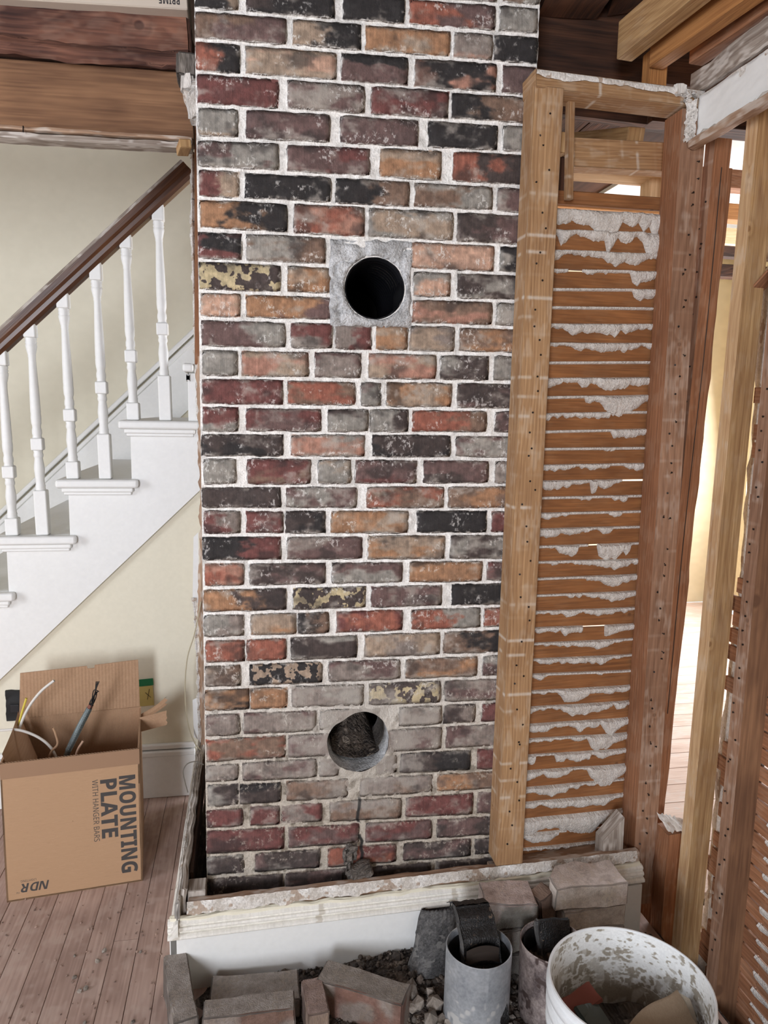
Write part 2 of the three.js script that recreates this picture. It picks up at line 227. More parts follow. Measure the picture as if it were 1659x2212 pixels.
// each row: right/left ends of the bricks (pixels of a strip 2.074 times enlarged from x = 400), colours, pattern, smear
// patterns: > left to right, < right to left, * patches, ^ top, ! flakes
const ROWS = ['0 430 r*m3|445 800 n*g3|820 1180 d2|1195 E o*n3', '0 240 n*b2|270 670 b1|700 1000 n1|1020 1400 m1|1420 E n*g3',
  '0 240 t*b2|270 670 b*d1|705 985 b1|1000 1390 c*m1|1405 E g3',
  '0 455 n*m3|478 790 t>b2|805 1190 o*t2|1200 1378 k*p4|1380 E b1',
  '0 248 c>b1|268 680 s*t4|698 1000 m^b2|1025 1395 p*b4|1420 E m3',
  '0 420 r2|455 805 k*m7|830 1180 r*m3|1190 E b>n2',
  '0 240 t*g3|270 650 m4|690 1045 m3|1085 1400 b2|1420 E g3',
  '0 420 m*g4|455 830 m*r3|870 1150 t*o2|1195 E c>d2',
  '0 245 r>t3|265 655 b2|670 1005 b>n2|1025 1378 n*g5|1395 E m*g4',
  '0 460 o>b2|485 805 p*c4|820 1200 t*g4|1215 E d>m2',
  '0 255 r*b5|270 630 n*g5|1010 1385 s2|1405 E g*b3',
  '0 430 d!y2|455 650 t*o3|1020 1190 s*g5|1215 E d*g4',
  '0 250 s*t4|270 660 o*m3|1015 1375 p*n3|1390 E g*d3',
  '0 450 m<g4|470 660 r*k6|668 835 k>r4|850 998 t*o3|1004 1205 t*k3|1225 E o*n3',
  '0 235 g3|250 555 t*p4|580 790 k*m4|820 1125 t*p4|1140 1360 d*g4|1380 E d*g3',
  '0 440 r2|455 765 c*n2|785 880 g*m5|900 1195 o*t3|1215 E d*m4',
  '0 240 r*g3|270 610 r*m3|635 822 g*d4|825 1000 g*d3|1015 1350 c>n3|1385 E d*m4',
  '0 440 d*b2|470 805 p*g5|835 1190 b*d2|1210 E m*g6',
  '0 230 g2|275 565 n*r4|595 745 t*g4|760 1040 m*r5|1065 1360 d*m3|1385 E k*g5',
  '0 430 d1|450 770 m*g4|810 1160 n*c3|1175 E o*n3',
  '0 250 r>k4|270 442 r*m3|446 630 b*d3|650 1000 t*o4|1035 1350 b2|1370 E r3',
  '0 430 b>r2|455 795 m*k5|815 1165 o*t3|1185 E d*g4',
  '0 265 p*c3|285 630 d*m3|655 975 m*g5|1000 1330 o2|1350 E m*r4',
  '0 455 o>d3|480 810 d!y2|830 1150 m*k4|1190 E b2',
  '0 265 g<k3|290 500 t*o3|500 645 b>n2|675 975 r*c3|1010 1325 c>g3|1335 E c2',
  '0 268 c2|272 455 c2|470 770 d*g4|800 1140 t*k5|1155 E n>b3',
  '0 250 n*t4|285 615 b!t3|640 965 k*m6|985 1310 o*n4|1330 E m*g4',
  '0 290 b*o2|290 460 o3|475 800 k*g7|820 1145 d!y4|1160 E k*m6',
  '0 245 m*k5|260 590 m*k6|600 870 k*g8|955 1150 g*k8|1155 1300 k*d5|1325 E r3',
  '0 450 c*n4|460 660 m*k6|880 1150 k*m7|1165 E k*m6',
  '0 240 k*g5|255 590 m*k5|600 690 o*k5|850 950 k6|960 1280 d*b3|1305 E d*r4',
  '0 240 d*g2|243 430 d*b3|450 730 k*n6|780 1110 k*n6|1125 E o*n3',
  '0 260 r*m3|290 425 m*r4|430 615 r*k4|645 970 n*k5|985 1290 r*k5|1305 E m4',
  '0 445 r2|460 780 r*m4|805 1105 r*m5|1125 E d*m3',
  '0 265 g*d2|310 605 d*m3|635 945 c*r3|975 1280 d*m2|1295 E d3',
  '0 440 d2|445 720 d*m2|735 1100 d2|1120 E d2', '0 300 d1|320 640 d1|660 1000 d1|1010 E d1'];
const HOLES = [{ s: 0.417, t: 1.7285, r: 0.0735 }, { s: 0.3925, t: 0.568, r: 0.0815 }];
const edgeR = (h, a) => h === HOLES[1] ? h.r * (1 + 0.05 * (vn(a * 3 + 9, 2.5, 7) - 0.5) + 0.07 * Math.exp(-((a - 1.05) ** 2) / 0.12) - 0.09 * Math.exp(-((a - 2.1) ** 2) / 0.1)) : h.r;
const bricks = [];
ROWS.forEach((row, r) => row.split('|').forEach((q) => {
  const [a, b, c] = q.split(' '), k = r, ym = (JL[k] + JL[k + 1]) / 2, zs = (z) => { const px = 400 + z / 2.074, py = mix((JL[k] + JL[k + 1]) / 2, (JR[k][1] + JR[k + 1][1]) / 2, (px - 430) / 650); return ST(px, py)[0]; };
  const s0 = a === '0' ? rr(-0.003, 0.003) : zs(+a), s1 = b === 'E' ? CW + rr(-0.003, 0.003) : zs(+b);
  bricks.push({ s0, s1, r: k, bk: c[0], pat: c.length > 2 ? c[1] : '', sk: c.length > 2 ? c[2] : '', smear: +c[c.length - 1], id: bricks.length, g: 0.0026 + rnd() * 0.0022 });
}));
const bt = (b, s) => jointT[b.r](s) - b.g, bb_ = (b, s) => jointT[b.r + 1](s) + b.g;
// one colour and one relief map for the face: what each brick is made of, its soot, lime and mortar smears
const TW = 1400, TH = 2048, TT = 2.6;
const owner = new Int16Array(TW * TH).fill(-1);
for (const k in PAL) { const q = PAL[k], l = (q[0] + q[1] + q[2]) / 3; PAL[k] = q.map((v, i) => mix(l + (v - l) * 0.8, [160, 148, 138][i], 0.1)); }
for (const b of bricks) { b.base = PAL[b.bk]; b.sec = b.sk ? PAL[b.sk] : null; }
for (const b of bricks) for (let i = Math.max(0, Math.floor((b.s0 - 0.02) / (CW + 0.04) * TW)); i < Math.min(TW, (b.s1 + 0.04) / (CW + 0.04) * TW); i++) {
  const s = i / TW * (CW + 0.04) - 0.02, T0 = bb_(b, s), T1 = bt(b, s); if (s < b.s0 - 0.001 || s > b.s1 + 0.001) continue;
  for (let j = Math.max(0, Math.floor(T0 / TT * TH)); j < Math.min(TH, T1 / TT * TH); j++) owner[j * TW + i] = b.id;
}
const relief = new Uint8Array(TW * TH);
const faceMap = tex(TW, TH, (u, v, i, j) => {
  const s = u * (CW + 0.04) - 0.02, t = v * TT, g1 = vn(s * 900, t * 900, 1) - 0.5, g2 = vn(s * 330, t * 330, 2) - 0.5, f = fbm(s * 26, t * 30, 5, 4);
  const dust = sm(1.0, 0.35, t), nearLow = sm(0.24, 0.1, Math.hypot(s - HOLES[1].s, t - HOLES[1].t)), id = owner[j * TW + i];
  const mort = fbm(s * 40, t * 40, 31, 3), mc = [238, 235, 230].map((q, k) => q - dust * [50, 57, 66][k] - sm(0.55, 0.75, mort) * (22 + 30 * dust) + g1 * 26 + g2 * 22);
  let h = 0.35 + g2 * 0.5 + g1 * 0.35, c = mc;
  if (id >= 0) {
    const b = bricks[id], U = (s - b.s0) / (b.s1 - b.s0), T0 = bb_(b, s), T1 = bt(b, s), W = (t - T0) / (T1 - T0), e = Math.min((s - b.s0), (b.s1 - s), t - T0, T1 - t), o = id * 3.71;
    let x = 0; const wrp = fbm(s * 26 + o, t * 40, 11, 4), pf = fbm(s * 13 + o, t * 26 + o, 13, 4);
    if (b.pat === '>') x = sm(0.38, 0.62, U + (wrp - 0.5) * 0.9); else if (b.pat === '<') x = sm(0.45, 0.75, U + (wrp - 0.5) * 0.8); else if (b.pat === '*') x = sm(0.42, 0.6, pf); else if (b.pat === '^') x = sm(0.55, 0.75, W + (wrp - 0.5)); else if (b.pat === '!') x = sm(0.53, 0.56, fbm(s * 60 + o, t * 60 + o, 15, 4));
    const sec = b.sec ?? b.base.map((q) => q * 0.8 + 18); if (!b.sec) x = sm(0.45, 0.7, pf) * 0.6;
    const lum = 0.95 + (fbm(s * 90 + o, t * 90, 17, 3) - 0.5) * 0.4 + (vn(s * 520, t * 26, 18) - 0.5) * 0.1, ef = sm(0.013, 0, e);
    c = b.base.map((q, k) => mix(q, sec[k], x) * lum + g1 * 8);
    const soot = sm(0.62, 0.76, fbm(s * 13 + 4, t * 17, 19, 4)) * 0.5; c = c.map((q, k) => mix(q, [50, 45, 44][k], soot));
    const th = 0.72 - 0.026 * b.smear - nearLow * 0.2, veil = sm(th - 0.16, th + 0.13, fbm(s * 22 + o, t * 34, 23, 4) * 0.85 + ef * 0.17 + (fbm(s * 120, t * 120, 25, 2) - 0.5) * 0.2);
    c = c.map((q, k) => mix(q, [180, 172, 162][k] - dust * 10, veil * 0.66));
    const cl = sm(0.54, 0.72, fbm(s * 26 + o, t * 40, 35, 3) + ef * 0.17 + 0.012 * b.smear - 0.05), fl = cl * sm(0.52, 0.74, vn(s * 560, t * 420, 27) * 0.4 + vn(s * 190, t * 150, 28) * 0.6); c = c.map((q, k) => mix(q, mc[k], fl * 0.62));
    const rag = sm(0.0015, -0.0006, e - 0.006 * (fbm(s * 85, t * 85, 29, 3) - 0.36)); c = c.map((q, k) => mix(q, mc[k], rag));
    h = 0.55 + (fbm(s * 90 + o, t * 90, 17, 3) - 0.5) * 0.5 + g1 * 0.25 + fl * 0.25 + vn(s * 420, t * 60, 8) * 0.1;
    const crack = (b.r === 12 || b.r === 15) && false; if (crack) h = 0;
  }
  // run of tar below the lower hole, and grey dust around it
  const drip = sm(0.006, 0.002, Math.abs(s - 0.4 - 0.006 * Math.sin(t * 30) - (vn(t * 60, 1, 3) - 0.5) * 0.006)) * sm(0.42, 0.4, t) * sm(0.16, 0.2, t) * sm(0.3, 0.5, vn(t * 28, 3, 5)); c = c.map((q) => mix(q, 34, drip * 0.85));
  c = c.map((q, k) => mix(q, [168, 162, 154][k], nearLow * 0.35 * fbm(s * 20, t * 20, 33, 3) * 1.6));
  relief[j * TW + i] = clamp(h, 0, 1) * 255; return c;
}, true);
const reliefMap = tex(TW, TH, (u, v, i, j) => { const q = relief[j * TW + i]; return [q, q, q]; }, false);
M.face = new THREE.MeshStandardMaterial({ map: faceMap, bumpMap: reliefMap, bumpScale: 0.0022, roughness: 0.92 }); M.face.name = 'brick_face';
const faceUV = (q) => [(q[0] + 0.02) / (CW + 0.04), clamp(q[1] / TT, 0, 1)];
function brickGeo(b) {
  const nx = Math.max(3, Math.round((b.s1 - b.s0) / 0.014)), ny = 5, proud = 0.001 + rnd() * 0.003, tilt = (rnd() - 0.5) * 0.004, o = b.id * 2.3, P = [], U = [], I = [];
  const pos = (i, j) => {
    let s = mix(b.s0, b.s1, i / nx), t = mix(bb_(b, s), bt(b, s), j / ny); const ex = Math.min(i, nx - i), ey = Math.min(j, ny - j);
    if (!ex && !ey) { s += (i ? -1 : 1) * 0.002; t += (j ? -1 : 1) * 0.0018; }
    if (!ex) s += 0.0045 * (vn(t * 60 + o, 1.5, 41) - 0.5); if (!ey) t += 0.0045 * (vn(s * 55 + o, 7.5 + j, 43) - 0.5);
    let z = proud + tilt * (i / nx - 0.5) + (fbm(s * 60 + o, t * 60, 45, 2) - 0.5) * 0.004 + (ex && ey ? 0.001 : -0.0006);
    for (const h of HOLES) { const d = Math.hypot(s - h.s, t - h.t), a = Math.atan2(t - h.t, s - h.s), R = edgeR(h, a) + 0.002; if (d < R) { s = h.s + Math.cos(a) * R; t = h.t + Math.sin(a) * R; z -= 0.003; } }
    return [s, t, z];
  };
  const add = (q) => { P.push(...q); U.push(...faceUV(q)); return P.length / 3 - 1; };
  const F = []; for (let j = 0; j <= ny; j++) for (let i = 0; i <= nx; i++) F.push(add(pos(i, j)));
  for (let j = 0; j < ny; j++) for (let i = 0; i < nx; i++) { const a = F[j * (nx + 1) + i], c = F[(j + 1) * (nx + 1) + i]; I.push(a, a + 1, c + 1, a, c + 1, c); }
  const ring = []; for (let i = 0; i < nx; i++) ring.push([i, 0]); for (let j = 0; j < ny; j++) ring.push([nx, j]); for (let i = nx; i > 0; i--) ring.push([i, ny]); for (let j = ny; j > 0; j--) ring.push([0, j]);
  const R0 = ring.map((q) => F[q[1] * (nx + 1) + q[0]]), R1 = ring.map((q) => { const p = pos(...q); return add([p[0], p[1], -0.095]); });
  for (let k = 0; k < ring.length; k++) { const n = (k + 1) % ring.length; I.push(R0[k], R1[k], R1[n], R0[k], R1[n], R0[n]); }
  for (let k = 1; k < ring.length - 1; k++) I.push(R1[0], R1[k + 1], R1[k]);
  const g = new THREE.BufferGeometry(); g.setAttribute('position', new THREE.Float32BufferAttribute(P, 3)); g.setAttribute('uv', new THREE.Float32BufferAttribute(U, 2)); g.setIndex(I); g.computeVertexNormals(); return g;
}
for (const b of bricks) part(chimney, 'brick', brickGeo(b), M.face);
{ // mortar: one sheet that lies between and slightly behind the brick faces, with the two holes left open
  const nu = 190, nv = 560, g = grid(nu, nv, (u, v) => {
    let s = mix(-0.002, CW + 0.002, u), t = mix(0.02, 2.53, v);
    const dust = sm(1.0, 0.35, t); let z = -0.0018 + 0.007 * (fbm(s * 75, t * 75, 51, 2) - 0.45) + dust * 0.0015; const low = HOLES[1], d = Math.hypot(s - low.s, t - low.t); z += 0.008 * sm(0.14, 0.085, d) * fbm(s * 30, t * 30, 53, 2);
    for (const h of HOLES) { const dd = Math.hypot(s - h.s, t - h.t), a = Math.atan2(t - h.t, s - h.s), R = edgeR(h, a); if (dd < R) { s = h.s + Math.cos(a) * R; t = h.t + Math.sin(a) * R; } }
    return [s, t, z];
  }, (u, v, q) => faceUV(q));
  const p = g.attributes.position, I = [...g.index.array], J = []; const inside = (k) => HOLES.some((h) => Math.hypot(p.getX(k) - h.s, p.getY(k) - h.t) < edgeR(h, Math.atan2(p.getY(k) - h.t, p.getX(k) - h.s)) * 1.0005);
  for (let k = 0; k < I.length; k += 3) if (!(inside(I[k]) && inside(I[k + 1]) && inside(I[k + 2]))) J.push(I[k], I[k + 1], I[k + 2]); g.setIndex(J); g.computeVertexNormals(); part(chimney, 'mortar', g, M.face);
}
{ // body: hollow shaft behind the facing bricks
  const s = new THREE.Shape([[0.004, 0], [CW - 0.004, 0], [CW - 0.004, 2.6], [0.004, 2.6]].map((p) => new THREE.Vector2(...p))); for (const h of HOLES) { const q = new THREE.Path(); q.absarc(h.s, h.t, h.r * 0.97, 0, Math.PI * 2, true); s.holes.push(q); }
  const f = new THREE.ExtrudeGeometry(s, { depth: 0.12, bevelEnabled: false, curveSegments: 32 }); f.translate(0, 0, -0.19);
  const bx = (w, h, d, x, y, z) => { const q = new THREE.BoxGeometry(w, h, d).toNonIndexed(); q.translate(x, y, z); return q; };
  part(chimney, 'shaft', mergeGeometries([f, bx(0.1, 2.6, 0.5, 0.054, 1.3, -0.43), bx(0.1, 2.6, 0.5, CW - 0.054, 1.3, -0.43), bx(CW - 0.01, 2.6, 0.05, CW / 2, 1.3, -0.69)]), M.dustGrey);
}
{ // upper hole: black corrugated liner turning upwards, set in lumps of cement
  const h = HOLES[0], pts = []; for (let k = 0; k <= 90; k++) { const z = -k / 90 * 0.5; pts.push(new THREE.Vector2(h.r * 0.965 + 0.0032 * Math.sin(k * 1.25), z)); }
  const g = new THREE.LatheGeometry(pts, 48); g.rotateX(Math.PI / 2); g.translate(h.s, h.t, 0.001); part(chimney, 'flue_liner', g, flat({ color: 0x2c2c30, roughness: 0.25, metalness: 0.5, side: THREE.DoubleSide }), null, null, 'black corrugated metal liner in the upper hole');
  const c = new THREE.CircleGeometry(h.r * 1.02, 32); c.translate(h.s, h.t, -0.5); part(chimney, 'flue_back', c, M.hollow);
  const seamTab = grid(6, 14, (u, v) => { const a = -0.75 + v * 1.1; const R = h.r * (0.95 - 0.22 * Math.sin(v * Math.PI) * u); return [h.s + Math.cos(a) * R, h.t + Math.sin(a) * R, -0.012 - 0.03 * u]; }); part(chimney, 'liner_flap', seamTab, flat({ color: 0x1a1a1c, roughness: 0.35, metalness: 0.3, side: THREE.DoubleSide }));
  const c0 = ST(710, 512), c1 = ST(888, 712), lump = grid(44, 44, (u, v) => {
    let s = mix(c0[0], c1[0], u), t = mix(c1[1], c0[1], v); const e = Math.min(u, 1 - u, v, 1 - v); s += 0.01 * (vn(t * 50, 3, 61) - 0.5) * (e < 0.02 ? 1 : 0.3); t += 0.012 * (vn(s * 50, 4, 62) - 0.5) * (e < 0.02 ? 1 : 0.3);
    const cell = fbm(s * 32, t * 32, 63, 3), rid = Math.abs(vn(s * 26, t * 26, 64) - 0.5); let z = 0.0005 + 0.013 * sm(0, 0.08, e) * (cell - 0.2) + 0.004 * sm(0.02, 0.12, rid) - 0.006 * sm(0.035, 0, rid);
    const d = Math.hypot(s - h.s, t - h.t), a = Math.atan2(t - h.t, s - h.s), R = h.r * (1 + 0.035 * vn(a * 3 + 20, 1, 65)); if (d < R) { s = h.s + Math.cos(a) * R; t = h.t + Math.sin(a) * R; z = d < R * 0.8 ? -0.03 : -0.004; } return [s, t, e <= 0 ? -0.006 : z];
  });
  const p = lump.attributes.position, I = [...lump.index.array], J = []; const ins = (k) => Math.hypot(p.getX(k) - h.s, p.getY(k) - h.t) < h.r * 1.04 && p.getZ(k) < -0.02; for (let k = 0; k < I.length; k += 3) if (!(ins(I[k]) && ins(I[k + 1]) && ins(I[k + 2]))) J.push(I[k], I[k + 1], I[k + 2]); lump.setIndex(J); lump.computeVertexNormals(); part(chimney, 'cement_patch', lump, M.cement, null, null, 'lumpy grey cement packed around the black liner');
}
{ // lower hole: clay sleeve half filled with soot and crumbs
  const h = HOLES[1], g = grid(64, 12, (u, v) => { const a = u * Math.PI * 2, R = mix(edgeR(h, a), h.r * 0.985, sm(0, 0.25, v)) * (1 + 0.015 * (vn(u * 30, v * 6, 71, 30) - 0.5)); return [h.s + Math.cos(a) * R, h.t + Math.sin(a) * R, 0.003 - v * 0.2]; }, (u, v) => [u * 0.5, v * 0.2]); const q = g.index.array; for (let k = 0; k < q.length; k += 3) { const t = q[k]; q[k] = q[k + 1]; q[k + 1] = t; } g.computeVertexNormals(); part(chimney, 'clay_sleeve', g, M.cement.clone(), null, null, 'grey dusty clay sleeve of the lower hole'); 
  const heap = grid(34, 24, (u, v) => { const z = -0.045 - v * 0.25, R = h.r * 0.975, x = (u - 0.5) * 2 * R * 0.8; const base = -Math.sqrt(Math.max(0, R * R - x * x)); const crown = 0.012 + 0.1 * sm(0, 0.9, v); const top = base + crown * Math.pow(Math.max(0, 1 - Math.pow((u - 0.46) * 2, 2)), 0.8) + (v > 0 ? 0.014 * (fbm(u * 14, v * 12, 73, 3) - 0.5) + 0.006 * vn(u * 40, v * 34, 74) : 0) * sm(0, 0.15, Math.min(u, 1 - u)); return [h.s + x, h.t + top, z]; }); const hi = heap.index.array; for (let k = 0; k < hi.length; k += 3) { const t = hi[k]; hi[k] = hi[k + 1]; hi[k + 1] = t; } { const p = heap.attributes.position, uv = heap.attributes.uv; for (let i = 0; i < p.count; i++) uv.setXY(i, p.getX(i), p.getZ(i)); } heap.computeVertexNormals(); part(chimney, 'ash_heap', heap, M.dirt);
}

// stud with a material for each pair of faces; nails left along a face
function faced(m, px, nx, pz, nz) { const g = m.geometry; m.material = [px, nx, px, px, pz, nz]; return m; }
function boxBoard(w, h, d) { const g = boxUV(new THREE.BoxGeometry(w, h, d)); return g; }
function nails(parent, seed, n, fn, name = 'nails') { const gs = []; for (let i = 0; i < n; i++) { const [p, dir, l] = fn(i, hsh(i, 1, seed), hsh(i, 2, seed), hsh(i, 3, seed)); const c = new THREE.CylinderGeometry(0.0011, 0.0013, l, 5); c.applyQuaternion(new THREE.Quaternion().setFromUnitVectors(V(0, 1, 0), dir.normalize())); c.translate(p.x, p.y, p.z); const h = new THREE.CylinderGeometry(0.0026, 0.0026, 0.0012, 7); h.applyQuaternion(new THREE.Quaternion().setFromUnitVectors(V(0, 1, 0), dir)); h.translate(p.x + dir.x * l / 2, p.y + dir.y * l / 2, p.z + dir.z * l / 2); gs.push(c, h); } const st = parent.children[parent.children.length - 1], m = part(parent, name, mergeGeometries(gs), M.nail); m.userData.kind = 'stuff'; return sub(st, m, name); }
M.nail = flat({ color: 0x2a211c, roughness: 0.6, metalness: 0.4 });

// ---------------------------------------------------------------- lath partition to the right of the chimney
const lathP = thing('lath_partition', 'open stud partition beside the chimney showing the back of wooden laths with plaster squeezed between', 'partition', [0.69, 0.2, 0]);
const LA = Math.atan2(0.037, 0.34), LN = V(Math.sin(LA), 0, Math.cos(LA)), LU = V(Math.cos(LA), 0, -Math.sin(LA)), L0 = V(0.73, 0, -0.017);
const onLath = (px, py, off = 0) => hit(px, py, L0.clone().addScaledVector(LN, off), LN);
const leftX = (y) => 1203 - (y - 200) * 0.0467, rightX = (y) => 1425.5 - (y - 462) * 0.0735;
// plaster squeezed through each gap: y at the left and right end, then how far it hangs down at points along it (photo pixels * 2.75)
const KEYS = [[448.5, 462, '0:50 .1:85 .13:80 .2:65 .35:80 .45:115 .55:140 .6:125 .65:60 .75:70 .8:50 .85:95 .9:75 .95:110 1:85'],
  [495.6, 502.6, '0:25 .08:30 .12:85 .18:40 .25:20 .4:60 .45:60 .5:50 .53:112 .57:92 .62:40 .7:60 .8:30 .85:60 .9:130 .96:132 1:70'],
  [539, 548, '0:70 .1:50 .15:25 .3:30 .45:30 .55:60 .62:70 .7:50 .8:60 .9:30 1:20'], [581, 586, '0:15 .18:20 .2:0 .31:0 .33:20 .5:20 .75:12 .78:60 .83:75 .88:60 .95:55 1:20'],
  [623, 624.6, '0:12 .3:12 .6:12 .77:12 .8:40 .87:58 .95:50 1:15'], [662, 664.7, '0:12 .5:12 1:12'],
  [699, 699.6, '0:30 .1:22 .22:40 .27:55 .35:35 .4:55 .5:45 .6:55 .65:70 .7:40 .75:60 .82:40 .87:25 .95:30 1:25'], [740.5, 741, '0:35 .08:25 .2:15 .3:35 .35:38 .38:25 .45:42 .6:45 .75:45 .85:25 .92:20 1:30'],
  [781.6, 780.6, '0:9 .5:8 1:9'], [816.5, 814.8, '0:40 .1:45 .2:30 .33:20 .37:50 .42:50 .45:35 .52:40 .6:65 .65:75 .72:60 .8:50 .9:45 1:35'],
  [856.7, 852.5, '0:12 .4:12 .42:30 .55:32 .6:70 .68:105 .75:105 .85:85 .92:60 1:25'], [893, 888, '0:25 .05:35 .15:22 .33:20 .4:35 .5:35 .6:40 .64:35 .65:12 .8:12 1:12'],
  [930.7, 925.8, '0:15 .3:15 .45:15 .62:12 .66:12 .7:45 .78:50 .85:40 .95:35 1:25'], [968, 965.6, '0:12 .3:12 .6:15 .65:25 .7:22 .75:12 1:12'],
  [1004, 1000, '0:12 .1:30 .17:38 .25:25 .4:20 .5:28 .6:20 .8:12 .87:30 .93:40 1:20'], [1038, 1034.7, '0:15 .08:40 .15:50 .25:40 .35:30 .5:20 .52:78 .55:75 .57:35 .65:52 .7:45 .75:20 .8:15 .82:0 .98:0 1:12'],
  [1073.8, 1069, '0:12 .3:12 .5:20 .65:15 .8:25 .86:32 .87:10 1:10'], [1108, 1102.7, '0:12 .1:30 .17:35 .25:22 .32:18 .35:12 .65:12 .7:15 .78:40 .82:36 .84:10 1:10'],
  [1142, 1136, '0:35 .08:48 .17:46 .25:30 .33:35 .45:25 .6:15 .66:35 .72:35 .76:15 .9:15 1:12'], [1179.5, 1171.5, '0:15 .2:20 .25:50 .35:65 .4:55 .43:20 .45:12 .55:0 .6:0 .63:70 .7:85 .8:85 .86:42 .9:72 .92:50 .93:20 1:12'],
  [1212.7, 1206.4, '0:12 .3:20 .5:25 .65:30 .75:45 .83:58 .92:35 1:25'], [1249, 1240, '0:12 .3:15 .5:15 .65:25 .7:45 .78:60 .85:60 .92:40 1:25'],
  [1285, 1276, '0:12 .3:15 .4:25 .5:15 .6:25 .65:20 .7:40 .78:52 .9:45 1:30'], [1320, 1311.6, '0:25 .1:22 .3:20 .35:45 .42:40 .45:25 .55:20 .65:40 .75:30 .85:30 1:20'],
  [1355.7, 1347, '0:25 .1:32 .2:25 .3:30 .35:55 .42:40 .5:35 .51:0 .73:0 .74:58 .8:60 .9:45 1:30'], [1389, 1379, '0:12 .2:20 .3:25 .4:30 .5:35 .6:45 .7:45 .8:30 .95:15 1:12'],
  [1423, 1413.5, '0:15 .15:25 .3:32 .5:35 .65:40 .75:45 .85:25 1:12'], [1455.7, 1447.5, '0:15 .07:30 .13:34 .2:15 .25:10 .6:12 .75:20 .85:12 1:10'],
  [1492, 1480, '0:15 .2:20 .3:25 .38:65 .45:72 .55:65 .62:45 .75:35 .9:40 1:25'], [1527, 1514, '0:35 .15:25 .3:20 .4:40 .45:60 .55:65 .65:55 .8:40 .87:15 .92:40 1:30'],
  [1564, 1550, '0:45 .1:52 .2:45 .25:35 .35:25 .5:30 .55:60 .6:40 .7:40 .75:30 .82:80 .88:92 .95:55 1:35'], [1596, 1583, '0:25 .1:25 .2:25 .28:20 .4:15 .5:25 .58:25 .62:25 .68:65 .75:92 .83:86 .92:55 1:25'],
  [1630, 1617, '0:50 .1:50 .12:15 .3:15 .33:50 .45:40 .53:60 .6:45 .65:55 .68:20 .8:45 .9:30 1:25'], [1664.6, 1650.4, '0:60 .1:45 .2:30 .3:60 .45:40 .5:15 .65:25 .7:70 .8:110 .9:116 .97:60 1:30'],
  [1701, 1682, '0:40 .15:40 .3:60 .45:40 .6:25 .75:20 .9:12 1:10'], [1732.5, 1714, '0:30 .1:40 .2:30 .3:52 .4:45 .55:50 .7:55 .85:60 .9:40 1:25'],
  [1768, 1747.5, '0:85 .1:105 .2:70 .35:75 .5:95 .6:120 .75:110 .85:70 1:30'], [1800, 1783, '0:32 .15:55 .3:52 .4:12 .5:0 .9:0 1:10'], [1833, 1812, '0:15 .2:18 .5:18 .75:15 .8:10 1:10']];
